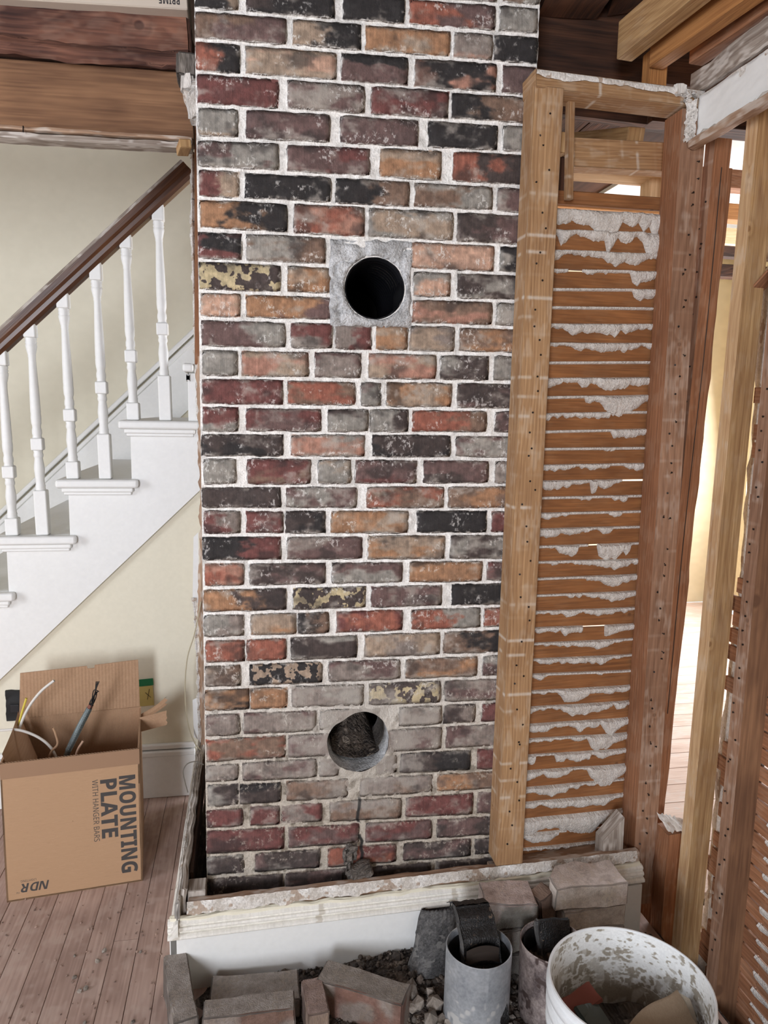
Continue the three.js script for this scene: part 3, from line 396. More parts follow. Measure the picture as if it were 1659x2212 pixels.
KEYS.forEach(([ya, yb, prof], r) => {
  const pr = prof.split(' ').map((q) => q.split(':').map(Number)), drop = (u) => { let k = 0; while (k < pr.length - 2 && u > pr[k + 1][0]) k++; return mix(pr[k][1], pr[k + 1][1], clamp((u - pr[k][0]) / (pr[k + 1][0] - pr[k][0]), 0, 1)) / 2.75; };
  const A = onLath(leftX(ya) - 6, ya), B = onLath(rightX(yb) + 1, yb), gap = 0.0065;
  // the lath under this gap reaches down to the next gap
  const nx = KEYS[r + 1], yb1 = nx ? nx[0] : 1868, C = onLath(leftX(yb1) - 6, yb1), D = onLath(rightX(nx ? nx[1] : 1846) + 1, nx ? nx[1] : 1846), hA = A.y - gap, hB = B.y - gap;
  { const th = 0.007, s = sheet([[-0.03, hA], [-0.03, C.y], [A.distanceTo(B) + 0.04, D.y + (D.y - C.y) * 0.1], [A.distanceTo(B) + 0.04, hB + (hB - hA) * 0.1]], th, 0.0008); const p = s.attributes.position, n = s.attributes.normal, uv = new Float32Array(p.count * 2), ou = rnd(), ov = rnd(); for (let i = 0; i < p.count; i++) { const w = (rnd() - 0.5) * 0; uv[i * 2] = p.getY(i) + ou + (Math.abs(n.getY(i)) > 0.5 ? p.getZ(i) : 0); uv[i * 2 + 1] = p.getX(i) + ov; } s.setAttribute('uv', new THREE.BufferAttribute(uv, 2)); s.translate(0, 0, -th - 0.0008);
    const m = part(lathP, 'lath', s, M.lath, [A.x, 0, A.z], [0, LA, 0]); m.translateZ(rr(-0.0012, 0.0006)); }
  // plaster, in stretches between the clear gaps
  const segs = []; let cur = null; const N = 110; for (let i = 0; i <= N; i++) { const d = drop(i / N); if (d > 1) { cur ??= [i, i]; cur[1] = i; } else if (cur) { segs.push(cur); cur = null; } } if (cur) segs.push(cur);
  const pxm = A.distanceTo(B) / (rightX(yb) - leftX(ya));
  for (const [i0, i1] of segs) { if (i1 - i0 < 3) continue;
    const n = i1 - i0, L = A.distanceTo(B), g = grid(n * 2, 8, (u, v) => {
      const w = mix(i0, i1, u) / N, x = w * L + (i1 === N ? 0.02 * sm(0.93, 1, u) : 0); let d = drop(w) * pxm; const ragged = 0.0035 * (fbm(x * 260 + r * 7, r * 3.1, 81, 2) - 0.35) + 0.009 * (vn(x * 75 + r * 5, r, 82) - 0.5); d = Math.max(0.0085, d + (d > 0.009 ? ragged : ragged * 0.25)); const ends = Math.min(u, 1 - u) < 0.001 ? 0 : 1;
      const y0 = mix(A.y, B.y, w) + 0.0015, vv = v; const thick = Math.min(0.013, 0.0035 + d * 0.34) * (0.75 + 0.5 * fbm(x * 45 + r * 11, v * 2, 83, 2)), z = ends ? 0.0006 + thick * Math.pow(Math.max(0, Math.sin(Math.PI * (0.16 + 0.84 * vv))), 0.55) * (vv < 0.02 ? 0.3 : 1) + 0.0016 * (vn(x * 320, (y0 - d * vv) * 320 + r, 84) - 0.5) * (vv < 1 ? 1 : 0) : 0;
      return [x, y0 - d * vv, vv === 0 ? -0.007 : z];
    }, (u, v, q) => [q[0] + r * 0.031, q[1]]);
    part(lathP, 'plaster_key', g, M.key, [A.x, 0, A.z], [0, LA, 0]); }
});
// studs, top plate, and the framing in the opening above the laths
between(lathP, 'stud', V(0.689, 0.232, 0.027), V(0.7, 2.19, 0.03), 0.075, 0.066, M.stud);
nails(lathP, 301, 44, (i, a, b, c) => [V(0.695 + (a - 0.5) * 0.034, 0.28 + i * 0.0425 + b * 0.04, 0.0612), V((a - 0.5) * 0.6, (b - 0.5) * 0.8, 1), 0.002 + c * 0.003]);
faced(between(lathP, 'stud', V(1.104, 0.05, -0.009), V(1.095, 2.185, -0.008), 0.066, 0.078, M.studNail, 0, boxBoard(0.066, 2.135, 0.078)), M.studRed, M.studRed, M.studNail, M.studRed);
nails(lathP, 303, 46, (i, a, b, c) => [V(1.101 + (a - 0.5) * 0.03, 0.2 + i * 0.042 + b * 0.04, 0.0315), V((a - 0.5) * 1.6, (b - 0.6) * 1.6, 1), 0.003 + c * 0.01]);
const plate = between(lathP, 'top_plate', V(0.662, 2.201, 0.03), V(1.16, 2.213, -0.015), 0.044, 0.068, M.stud);
{ const dustTop = grid(60, 6, (u, v) => [0.664 + u * 0.49, 2.2235 + u * 0.012 + 0.004 * fbm(u * 30, v * 3, 91, 2) * Math.sin(Math.PI * clamp(v, 0.05, 0.95)), -0.003 - 0.045 * u + (1 - v) * (0.063 + 0.004 * vn(u * 40, 3, 92))]); part(lathP, 'dust', dustTop, M.plaster); const face = grid(90, 4, (u, v) => { const x = 0.666 + u * 0.47; return [x, 2.2215 + u * 0.011 - v * (0.007 + 0.014 * fbm(x * 30, 2, 96, 3) * sm(0, 0.3, u + 0.25)), 0.0672 - 0.0425 * u + 0.0016 * Math.sin(Math.PI * v)]; }); part(lathP, 'dust', face, M.plaster); }
{ // first board above the laths
  const a = onLath(1190, 424), b = onLath(1430, 440), bl = between(lathP, 'lath_board', V(a.x - 0.03, a.y - 0.0, a.z), V(b.x + 0.01, b.y, b.z), 0.034, 0.012, M.lath); bl.translateZ(-0.006);
  const s1 = onLath(1232, 214, 0.03), s2 = onLath(1228, 432, 0.03); between(lathP, 'nailer_strip', s1, s2, 0.02, 0.014, M.stud);
  const bk = onLath(1213, 312, 0.01); part(lathP, 'blocking', board(0.028, 0.05, 0.03), M.pine, [bk.x - 0.006, bk.y, bk.z]);
  const bk2 = onLath(1210, 340, -0.02), bk3 = onLath(1206, 425, -0.02); between(lathP, 'nailer_strip', bk2, bk3, 0.02, 0.02, M.dark);
  const f1 = onLath(1210, 334, -0.05), f2 = onLath(1440, 346, -0.05); between(lathP, 'fire_block', f1, f2, 0.075, 0.04, M.stud);
}
part(lathP, 'sill_plate', board(0.5, 0.05, 0.075), M.sill, [0.9, 0.18, -0.01]);
{ // short off-cut with a slanted top nailed against the right stud
  const s = sheet([[0, 0.02], [0, 0.262], [0.058, 0.326], [0.098, 0.326], [0.098, 0.02]].slice(0, 3).concat([[0.062, 0.02]]), 0.045, 0.001); boxUV(s); part(lathP, 'cripple_block', s, M.grey, [0.97, 0, -0.006]);
}

// ---------------------------------------------------------------- stud wall on the right, laths on its far side
const studW = thing('stud_wall', 'bare stud wall at the right edge with nail-pocked posts and snapped laths behind them', 'stud wall', [1.18, 0, 0.1]);
faced(between(studW, 'stud', V(1.168, -0.19, -0.067), V(1.168, 2.12, 0.03), 0.046, 0.04, M.studNail, 0, boxBoard(0.046, 2.31, 0.04)), M.studRed, M.studNail, M.studRed, M.studRed);
nails(studW, 305, 44, (i, a, b, c) => { const y = 0.1 + i * 0.043 + b * 0.04; return [V(1.1448, y, -0.059 + y * 0.042 + (a - 0.5) * 0.02), V(-1, (b - 0.5) * 0.8, (a - 0.5)), 0.003 + c * 0.005]; });
{ // wide old post cut off above the floor, hanging beside the corner; its lower stump has a splintered top
  const s = hewn(0.012, 1.75, 0.03, 0.04, 0.003, 14, 5, 0.001); part(studW, 'split_strip', s, M.studRed, [1.196, 1.18, -0.012], [0.042, 0, -0.004]); part(studW, 'crack', tubeOf([V(1.17, 0.6, -0.0125), V(1.166, 1.1, 0.0085), V(1.172, 1.6, 0.0295), V(1.169, 2.05, 0.0485)], 0.0011, 40, 4), M.black);
  const st = hewn(0.07, 0.48, 0.06, 0.02, 0.004, 18, 6, 0.002); part(studW, 'stump', st, M.studRed, [1.165, 0.06, 0.062]);
  const p = grid(12, 10, (u, v) => [1.128 + u * 0.074, 0.303 + 0.02 * (1 - u) * v + 0.012 * fbm(u * 12, v * 4, 95, 2), 0.034 + (1 - v) * 0.064]); part(studW, 'split_end', p, M.plaster, null, null, 'white splintered end grain');
}
faced(between(studW, 'stud', V(1.1725, -0.19, 0.142), V(1.1725, 2.13, 0.188), 0.055, 0.042, M.pine, 0, boxBoard(0.055, 2.32, 0.042)), M.pine, M.pineLight, M.pine, M.pine).userData.label = 'newer pale pine stud with dark knots';
faced(between(studW, 'stud', V(1.176, -0.19, 0.296), V(1.176, 2.13, 0.322), 0.062, 0.042, M.studNail, 0, boxBoard(0.062, 2.32, 0.042)), M.studRed, M.studNail, M.header, M.studRed);
nails(studW, 307, 44, (i, a, b, c) => { const y = 0.1 + i * 0.043 + b * 0.04; return [V(1.1448, y, 0.298 + y * 0.011 + (a - 0.5) * 0.024), V(-1, (b - 0.5) * 0.8, (a - 0.5)), 0.003 + c * 0.004]; });
// snapped lath ends behind the old stud, whole laths beyond it
for (let i = 0, y = -0.13; y < 2.1; i++, y += 0.0415 + rnd() * 0.002) {
  const gone = y > 1.68 || (y > 1.02 && y < 1.06), z0 = 0.145 + 0.05 * hsh(i, 2, 9) + (hsh(i, 5, 4) > 0.7 ? 0.05 : 0) + (y > 1 ? 0.04 : 0), z1 = 0.37;
  if (!gone) { const L = z1 - z0, pts = [[0, 0.018], [L, 0.018], [L, -0.018], [0, -0.018]], e = []; for (let k = 0; k <= 6; k++) e.push([-0.014 * hsh(i, k, 11) - (k % 2) * 0.006, -0.018 + k * 0.006]); const s = sheet([[L, -0.018], [L, 0.018], ...e.reverse()], 0.006, 0.0006); boxUV(s); part(studW, 'lath', s, M.studRed, [1.2068, y, z0 + L], [0, Math.PI / 2, (hsh(i, 3, 3) - 0.5) * 0.05]).scale.x = 1; }
  if (y < 1.75) part(studW, 'lath', board(0.006, 0.0365, 0.6, 0.001), M.studRed, [1.21, y, 0.678]);
}
for (let i = 0, y = -0.109; y < 1.7; i++, y += 0.0415 + 0.001) { const g = grid(50, 5, (u, v) => { const z = 0.37 + u * 0.5, d = 0.006 + 0.016 * fbm(u * 9 + i * 3, 2, 97, 2); return [1.2066 - 0.006 * Math.sin(Math.PI * Math.min(0.95, v + 0.1)) * (0.5 + fbm(u * 30, v * 2 + i, 98, 2)), y + 0.002 - d * v, z]; }, (u, v) => [u * 0.5, v * 0.03]); part(studW, 'plaster_key', g, M.key); }
{ // plaster still hanging on the far side of the snapped laths
  const g = grid(10, 70, (u, v) => [1.2175 + 0.002 * vn(u * 9, v * 90, 99), -0.14 + v * 1.99, 0.175 - 0.03 * fbm(3, v * 40, 93, 3) - (vn(1, v * 9, 94) > 0.6 ? 0.012 : 0) + 0.02 * (v > 0.55 ? 1 : 0) + u * (0.17)], (u, v) => [u * 0.3, v * 1.7]); part(studW, 'far_plaster', g, M.plaster);
  between(studW, 'loose_lath', atX(1622, 640, 1.19), atX(1672, 585, 1.19), 0.035, 0.007, M.studRed); 
}
{ // sill under the studs
  part(studW, 'sill', board(0.1, 0.05, 1.2), M.dark, [1.18, -0.17, 0.5]);
}

// ---------------------------------------------------------------- timber and plaster overhead, right
const cornerTrim = thing('plaster_ledge', 'white painted plaster strip above the right studs with a torn lath along its lower edge', 'plaster strip', [1.1, 2.1, 0]);
{ const g = grid(60, 14, (u, v) => { const z = 0.035 + u * 1.1, e = 0.012 * fbm(u * 40, 3, 111, 3); return [1.1 + 0.004 * fbm(u * 40, v * 9, 112, 2) + (v > 0.93 ? 0.012 : 0), 2.115 + v * (0.098 + e) + (1 - v) * (0.008 * fbm(u * 30, 1, 113, 2)), z]; }, (u, v) => [u * 1.1, v * 0.11]);
  part(cornerTrim, 'painted_plaster', g, M.white); const b = hewn(0.03, 0.105, 1.08, 0.03, 0.002, 20, 7, 0.002); part(cornerTrim, 'plaster_body', b, M.plaster, [1.1185, 2.165, 0.58]);
  const l = hewn(0.032, 0.022, 1.1, 0.02, 0.003, 24, 8, 0.002); part(cornerTrim, 'torn_lath', l, M.sill, [1.094, 2.101, 0.585], [0, 0, 0]);
  const cr = grid(50, 6, (u, v) => [1.098 + 0.016 * Math.sin(v * 3) * fbm(u * 50, v * 4, 115, 2) - 0.006, 2.11 + v * 0.02 * fbm(u * 60, 1, 116, 2), 0.035 + u * 1.05]); part(cornerTrim, 'plaster_crumbs', cr, M.plaster);
  const st = grid(12, 60, (u, v) => [1.1 - 0.03 * u - 0.006 * vn(v * 20, 1, 118), 2.21 - v * 0.1 - 0.01 * vn(u * 9, v * 30, 119), 0.036 + 0.004 * fbm(u * 9, v * 40, 117, 2)]); part(cornerTrim, 'plaster_crumbs', st, M.plaster);
  const lump = hewn(0.03, 0.028, 0.03, 0.008, 0.008, 40, 9, 0.004); part(cornerTrim, 'plaster_lump', lump, M.plaster, [1.052, 2.222, 0.02]); for (let k = 0; k < 14; k++) { const q = 0.006 + 0.008 * hsh(k, 1, 88); part(cornerTrim, 'plaster_lump', hewn(q, q * 0.8, q, 0.004, 0.003, 60, 200 + k, 0.002), M.plaster, [1.05 + 0.045 * hsh(k, 2, 88), 2.19 + 0.035 * hsh(k, 3, 88), 0.03 + 0.006 * hsh(k, 4, 88)]); }
}
const ledger = thing('ledger_board', 'weathered grey board streaked with lime running along the top of the right wall', 'board', [1.13, 2.26, 0.4]);
part(ledger, 'board', hewn(0.04, 0.06, 1.15, 0.025, 0.005, 16, 10, 0.003), M.grey, [1.13, 2.263, 0.55]); part(ledger, 'backing_board', hewn(0.03, 0.04, 1.15, 0.025, 0.003, 16, 13, 0.003), M.dark, [1.135, 2.222, 0.57]);
const joistDefs = [['pale pine joist nearest the chimney at the top right corner', [1.0, 2.375, 0.48], [0.045, 0.09, 1.12], 'palePine', 0.08], ['orange pine joist running between the pale one and the grey board', [1.082, 2.35, 0.5], [0.042, 0.09, 1.1], 'orangePine', 0.1], ['brown joist tucked directly above the weathered grey board', [1.15, 2.345, 0.55], [0.04, 0.09, 1.1], 'studRed', 0.08]];
for (const [lab, p, d, m, t] of joistDefs) { const o = thing('ceiling_joist', lab, 'joist', p); part(o, 'timber', board(...d, 0.003), M[m === 'palePine' ? 'pine' : m], p, [0, t, 0]); }
{ const o = thing('corner_block', 'small upright wood block under the end of the pale joist', 'block', [1.04, 2.27, -0.06]); part(o, 'timber', board(0.05, 0.13, 0.04), M.orangePine, [1.04, 2.29, -0.075]); }
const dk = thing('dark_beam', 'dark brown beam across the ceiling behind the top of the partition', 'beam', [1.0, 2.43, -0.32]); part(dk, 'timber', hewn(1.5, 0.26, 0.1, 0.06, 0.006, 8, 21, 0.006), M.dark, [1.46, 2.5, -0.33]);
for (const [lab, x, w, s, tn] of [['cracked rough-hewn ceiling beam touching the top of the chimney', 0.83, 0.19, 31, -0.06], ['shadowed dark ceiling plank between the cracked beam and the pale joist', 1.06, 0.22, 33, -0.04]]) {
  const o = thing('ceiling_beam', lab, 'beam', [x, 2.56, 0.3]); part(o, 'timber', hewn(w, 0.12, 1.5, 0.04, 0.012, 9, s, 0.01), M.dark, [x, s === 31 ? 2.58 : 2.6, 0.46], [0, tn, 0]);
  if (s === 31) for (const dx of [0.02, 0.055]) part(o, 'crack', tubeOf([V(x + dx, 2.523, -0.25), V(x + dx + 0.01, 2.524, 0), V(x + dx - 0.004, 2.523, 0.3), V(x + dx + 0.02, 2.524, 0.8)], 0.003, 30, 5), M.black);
}
// framing of the next room, seen through the opening over the laths and past the posts
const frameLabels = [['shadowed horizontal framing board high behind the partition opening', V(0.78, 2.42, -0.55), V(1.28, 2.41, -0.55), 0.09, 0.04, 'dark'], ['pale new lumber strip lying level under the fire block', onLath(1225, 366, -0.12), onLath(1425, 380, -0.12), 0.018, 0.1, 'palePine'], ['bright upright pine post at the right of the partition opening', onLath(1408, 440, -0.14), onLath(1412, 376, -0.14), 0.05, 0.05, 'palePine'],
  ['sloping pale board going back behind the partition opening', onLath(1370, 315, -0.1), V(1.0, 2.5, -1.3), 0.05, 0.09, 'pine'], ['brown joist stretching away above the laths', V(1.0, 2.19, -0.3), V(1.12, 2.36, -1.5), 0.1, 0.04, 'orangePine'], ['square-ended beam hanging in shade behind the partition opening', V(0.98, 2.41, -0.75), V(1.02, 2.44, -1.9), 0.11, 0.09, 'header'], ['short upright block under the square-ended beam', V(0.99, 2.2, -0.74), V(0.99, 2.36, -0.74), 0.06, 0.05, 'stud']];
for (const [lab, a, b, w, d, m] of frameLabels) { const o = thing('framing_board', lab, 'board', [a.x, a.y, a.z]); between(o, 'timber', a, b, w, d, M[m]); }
for (let i = 0; i < 5; i++) part(ceiling, 'plank', board(0.165, 0.03, 1.6), M.dark, [0.78 + i * 0.17, 2.62, -1.2]);
{ const white = struct('ceiling_far'); part(white, 'ceiling_panel', new THREE.BoxGeometry(1.6, 0.02, 3.0), M.white, [2.75, 2.66, -1.75]); }
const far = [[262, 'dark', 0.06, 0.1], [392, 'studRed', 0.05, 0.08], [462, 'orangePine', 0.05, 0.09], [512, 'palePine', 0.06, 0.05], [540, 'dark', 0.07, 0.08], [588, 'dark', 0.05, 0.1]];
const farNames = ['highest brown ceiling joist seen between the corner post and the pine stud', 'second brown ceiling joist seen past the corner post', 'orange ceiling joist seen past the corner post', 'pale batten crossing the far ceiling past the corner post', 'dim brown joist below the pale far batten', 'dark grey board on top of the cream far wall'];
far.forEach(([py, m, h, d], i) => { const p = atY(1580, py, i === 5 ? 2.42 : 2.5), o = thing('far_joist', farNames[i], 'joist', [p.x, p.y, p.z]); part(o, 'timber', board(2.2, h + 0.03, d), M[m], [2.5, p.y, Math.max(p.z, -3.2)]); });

// ---------------------------------------------------------------- timbers overhead, left of the chimney
const hb = thing('hewn_beam', 'thick rough-hewn reddish brown beam along the top left, resting on a planed header', 'beam', [-0.7, 2.27, -0.32]);
part(hb, 'timber', hewn(1.6, 0.115, 0.16, 0.025, 0.008, 8, 41, 0.008), M.timber, [-0.93, 2.342, -0.36], [0, 0, 0.022]);
part(hb, 'timber_edge', hewn(1.6, 0.045, 0.03, 0.02, 0.007, 11, 43, 0.006), M.timber, [-0.93, 2.292, -0.277], [0, 0, 0.022]);
const hd = thing('header_board', 'smooth orange-brown header board with two knots over the stair hall opening', 'header', [-0.7, 2.1, -0.34]);
part(hd, 'timber', board(1.6, 0.17, 0.06), M.header, [-0.93, 2.193, -0.345], [0, 0, 0.022]); part(hd, 'ledge_strip', hewn(1.6, 0.012, 0.03, 0.02, 0.002, 20, 45, 0.002), M.sill, [-0.93, 2.111, -0.31], [0, 0, 0.022]);
const ht = thing('header_trim', 'flaking white painted trim strip nailed under the header', 'trim', [-0.7, 2.09, -0.33]); part(ht, 'strip', hewn(1.6, 0.018, 0.05, 0.02, 0.002, 20, 47, 0.002), M.grey, [-0.93, 2.094, -0.325], [0, 0, 0.022]);
part(ht, 'nail_block', board(0.03, 0.022, 0.07), M.pine, [-0.152, 2.098, -0.28], [0, 0.2, 0.1]);
for (const px of [50, 388]) { const p = atZ(px, px === 50 ? 272 : 302, -0.294); between(ht, 'nail', p, p.clone().add(V(0.002, -0.018, 0.01)), 0.0025, 0.0025, M.black); }
const cb = thing('corbel_rubble', 'broken brick and mortar jutting from the chimney side under the hewn beam', 'masonry', [-0.14, 2.2, -0.2]);
part(cb, 'stone', hewn(0.055, 0.05, 0.1, 0.012, 0.006, 25, 51, 0.005), M.dustGrey, [-0.132, 2.255, -0.22]); part(cb, 'mortar', hewn(0.04, 0.1, 0.08, 0.012, 0.012, 25, 53, 0.008), M.plaster, [-0.118, 2.19, -0.22], [0, 0, 0.15]); part(cb, 'stone', hewn(0.03, 0.04, 0.06, 0.01, 0.008, 30, 55, 0.006), M.key, [-0.132, 2.215, -0.2]);

// ---------------------------------------------------------------- cardboard carton on the beam
const pb = thing('carton', 'pale carton lying on the hewn beam with an upside-down printed word', 'carton', [-0.35, 2.42, -0.3]);
function printed(w, h, bg, draw) { const c = document.createElement('canvas'); c.width = w; c.height = h; const g = c.getContext('2d'); g.fillStyle = bg; g.fillRect(0, 0, w, h); draw(g, w, h); const t = new THREE.CanvasTexture(c); t.colorSpace = THREE.SRGBColorSpace; return t; }
{ const t = printed(1024, 512, '#cfc2b2', (g) => { g.fillStyle = '#2c2a2c'; g.font = 'bold 46px sans-serif'; g.save(); g.translate(992, 462); g.rotate(Math.PI); g.scale(108 / g.measureText('PRIME').width, 1); g.fillText('PRIME', 0, 0); g.restore(); });
  const b = board(0.5, 0.25, 0.2, 0.004); part(pb, 'carton_body', b, flat({ color: 0xcfc2b2 }), [-0.39, 2.524, -0.345], [0, 0, 0.052]);
  const f = new THREE.PlaneGeometry(0.496, 0.246); part(pb, 'printed_face', f, flat({ map: t }), [-0.39, 2.524, -0.2442], [0, 0, 0.052]); }

// ---------------------------------------------------------------- staircase in the hall
const ZS = -0.876, stair = thing('staircase', 'white painted open staircase with turned balusters and a dark wooden handrail', 'staircase', [-0.6, 0, ZS]);
const risersX = [-0.174, -0.389, -0.598, -0.804, -1.012, -1.22, -1.43], tops = [1.584, 1.387, 1.184, 0.99, 0.795, 0.6, 0.405];
{ const pts = [[-1.64, -0.285], [-0.16, 1.145], [-0.16, tops[1] - 0.03]]; for (let i = 1; i < 7; i++) { pts.push([risersX[i], tops[i] - 0.03]); if (i < 6) pts.push([risersX[i], tops[i + 1] - 0.03]); } pts.push([-1.64, 0.375]);
  part(stair, 'stringer', sheet(pts, 0.014, 0.001), M.white, [0, 0, ZS - 0.014]); }
risersX.forEach((x, i) => {
  const left = x - 0.037, right = i ? risersX[i - 1] : -0.16, top = tops[i];
  const tr = part(stair, 'tread', board(right - left, 0.03, 1.02, 0.01), M.white, [(left + right) / 2, top - 0.015, ZS - 0.515]);
  const rb = i ? Math.min(right + 0.023, -0.155) : -0.175, nose = mergeGeometries([board(rb - left, 0.03, 0.034, 0.013).translate(0, 0, 0), board(rb - left - 0.036, 0.016, 0.022, 0.006).translate(0, -0.022, -0.006), board(rb - left - 0.048, 0.012, 0.014, 0.005).translate(0, -0.034, -0.009)]); sub(tr, part(stair, 'return_nosing', nose, M.white, [(left + rb) / 2, top - 0.015, ZS + 0.016]), 'return_nosing');
  if (i < 6) part(stair, 'riser', new THREE.BoxGeometry(0.018, tops[i] - tops[i + 1] - 0.03, 0.99), M.white, [x + 0.01, (tops[i] + tops[i + 1] - 0.03) / 2, ZS - 0.51]);
});
{ const prof = [[0, 0.0158], [0.004, 0.0165], [0.008, 0.0152], [0.012, 0.0165], [0.02, 0.0148], [0.03, 0.014], [0.05, 0.0155], [0.073, 0.0172], [0.09, 0.0155], [0.109, 0.0128], [0.114, 0.0152], [0.12, 0.0158], [0.128, 0.014], [0.135, 0.0155]], up = [[0.177, 0.0155], [0.185, 0.0138], [0.192, 0.0158], [0.203, 0.0156], [0.211, 0.0135], [0.219, 0.0138], [0.226, 0.0158], [0.24, 0.0166], [0.252, 0.0166], [0.254, 0.0155], [0.257, 0.0165], [0.26, 0.0154], [0.263, 0.0164], [0.33, 0.0152], [0.4, 0.0128], [0.444, 0.0116], [0.446, 0.0128], [0.452, 0.0122], [0.465, 0.0152], [0.478, 0.0178], [0.485, 0.0182], [0.488, 0.016], [0.493, 0.0186], [0.498, 0.0165], [0.503, 0.0186], [0.509, 0.017]];
  const L = (p) => { const g = new THREE.LatheGeometry(p.map(([y, r]) => new THREE.Vector2(r, y)), 20).toNonIndexed(); return g; };
  const blk = (h, y, w) => { const g = new RoundedBoxGeometry(w, h, w, 1, 0.005); g.translate(0, y, 0); return g; };
  const spots = [[-0.272, 1, 0.155], [-0.379, 1, 0.06], [-0.476, 2, 0.155], [-0.582, 2, 0.06], [-0.687, 3, 0.155], [-0.784, 3, 0.06], [-0.893, 4, 0.155], [-0.99, 4, 0.06], [-1.1, 5, 0.155]];
  const made = {};
  spots.forEach(([x, st, base]) => { const key = base; made[key] ??= boxUV(mergeGeometries([L(prof.map(([y, r]) => [y + base, r])), L(up.map(([y, r]) => [y + base, r])), blk(base, base / 2, 0.042), blk(0.042, base + 0.156, 0.0385), blk(0.10, base + 0.559, 0.039)].map((g) => g.index ? g.toNonIndexed() : g)));
    part(stair, 'baluster', made[key], M.white, [x, tops[st], ZS - 0.012], [0, 0, 0.018 + rr(-0.004, 0.004)]); }); }
part(stair, 'end_post', board(0.036, 0.165, 0.03, 0.003), M.white, [-0.177, 1.469, ZS - 0.004]);
{ // moulded handrail, swept along the pitch
  const s = [[-0.026, -0.022], [-0.026, -0.004], [-0.031, 0.008], [-0.03, 0.02], [-0.02, 0.03], [0, 0.034], [0.02, 0.03], [0.03, 0.02], [0.031, 0.008], [0.026, -0.004], [0.026, -0.022]], g = new THREE.ExtrudeGeometry(new THREE.Shape(s.map((p) => new THREE.Vector2(...p))), { depth: 1.55, bevelEnabled: false });
  const p = g.attributes.position, uv = new Float32Array(p.count * 2); for (let i = 0; i < p.count; i++) { uv[2 * i] = p.getX(i) + p.getY(i) * 1.3; uv[2 * i + 1] = p.getZ(i); } g.setAttribute('uv', new THREE.BufferAttribute(uv, 2));
  const a = V(-0.182, 2.226, ZS - 0.012), b = V(-0.793, 1.634, ZS - 0.012), dir = b.clone().sub(a).normalize(), X = V(0, 0, -1), Y = new THREE.Vector3().crossVectors(dir, X), m = part(stair, 'handrail', g, M.rail, [a.x, a.y, a.z], null, 'dark varnished wooden handrail'); m.quaternion.setFromRotationMatrix(new THREE.Matrix4().makeBasis(X, Y, dir));
  const fl = part(stair, 'handrail_fillet', board(0.04, 0.012, 1.5), M.grey, [0, 0, 0]); fl.quaternion.copy(m.quaternion); fl.position.copy(m.position).addScaledVector(dir, 0.75).addScaledVector(Y, -0.028); sub(m, fl, 'fillet'); }
{ // skirting that climbs the far wall
  const sk = thing('stair_skirting', 'white moulded skirting board climbing the cream wall behind the balusters', 'skirting', [-0.7, 1.2, -1.9]); const a = V(-1.75, 0.326, -1.895), b = V(-0.1, 1.93, -1.895), d = b.clone().sub(a).normalize();
  part(sk, 'board', sheet([[a.x, a.y - 0.34], [b.x, b.y - 0.34], [b.x, b.y - 0.03], [a.x, a.y - 0.03]], 0.016), M.white, [0, 0, -1.909]);
  for (const [o, w, t] of [[0, 0.022, 0.03], [-0.03, 0.02, 0.024]]) { const m = part(sk, 'moulding', board(a.distanceTo(b), w, t, 0.008), M.white, [(a.x + b.x) / 2 - d.y * o, (a.y + b.y) / 2 + d.x * o, -1.897]); m.rotation.z = Math.atan2(d.y, d.x); } }
const wu = struct('wall_understair'); part(wu, 'wall_shell', sheet([[-1.7, 0], [-0.16, 0], [-0.16, 1.18], [-0.17, 1.18], [-1.45, -0.05 + 0.0], [-1.7, 0]].slice(0, 4).concat([[-1.35, 0.04], [-1.7, 0.04]]), 0.04), M.cream, [0, 0, ZS - 0.056]);
{ const bb = struct('baseboard_hall'); part(bb, 'board', board(1.5, 0.16, 0.018), M.white, [-0.94, 0.08, ZS - 0.006]); part(bb, 'cap_moulding', mergeGeometries([board(1.5, 0.022, 0.028, 0.009).translate(0, 0.006, 0), board(1.5, 0.02, 0.02, 0.006).translate(0, 0.03, -0.004)]), M.white, [-0.94, 0.165, ZS - 0.004]); }
{ const o = thing('outlet_opening', 'black rectangular outlet hole cut in the cream wall behind the cardboard box', 'outlet hole', [-0.81, 0.378, ZS - 0.016]); const g = hewn(0.052, 0.115, 0.012, 0.01, 0.003, 60, 61, 0.002); part(o, 'recess', g, M.black, [-0.812, 0.378, ZS - 0.014]); part(o, 'outlet_body', board(0.03, 0.03, 0.008), flat({ color: 0x1d1d20, roughness: 0.4 }), [-0.806, 0.37, ZS - 0.0065]); }
{ const o = thing('sticky_note', 'yellow note with a pencilled cross under green tape beside the cardboard box', 'note', [-0.36, 0.39, ZS - 0.014]); part(o, 'paper', new THREE.BoxGeometry(0.075, 0.075, 0.0008), flat({ color: 0xcdbb74 }), [-0.374, 0.388, ZS - 0.0145], [0, 0, 0.05]); part(o, 'tape', new THREE.BoxGeometry(0.07, 0.026, 0.0006), flat({ color: 0x1f7a4e, roughness: 0.5 }), [-0.371, 0.44, ZS - 0.0136], [0, 0, 0.06]);
  for (const [a, b] of [[V(-0.358, 0.375, ZS - 0.0136), V(-0.35, 0.415, ZS - 0.0136)], [V(-0.365, 0.402, ZS - 0.0136), V(-0.345, 0.382, ZS - 0.0136)]]) between(o, 'pencil_stroke', a, b, 0.0015, 0.0006, M.black); }

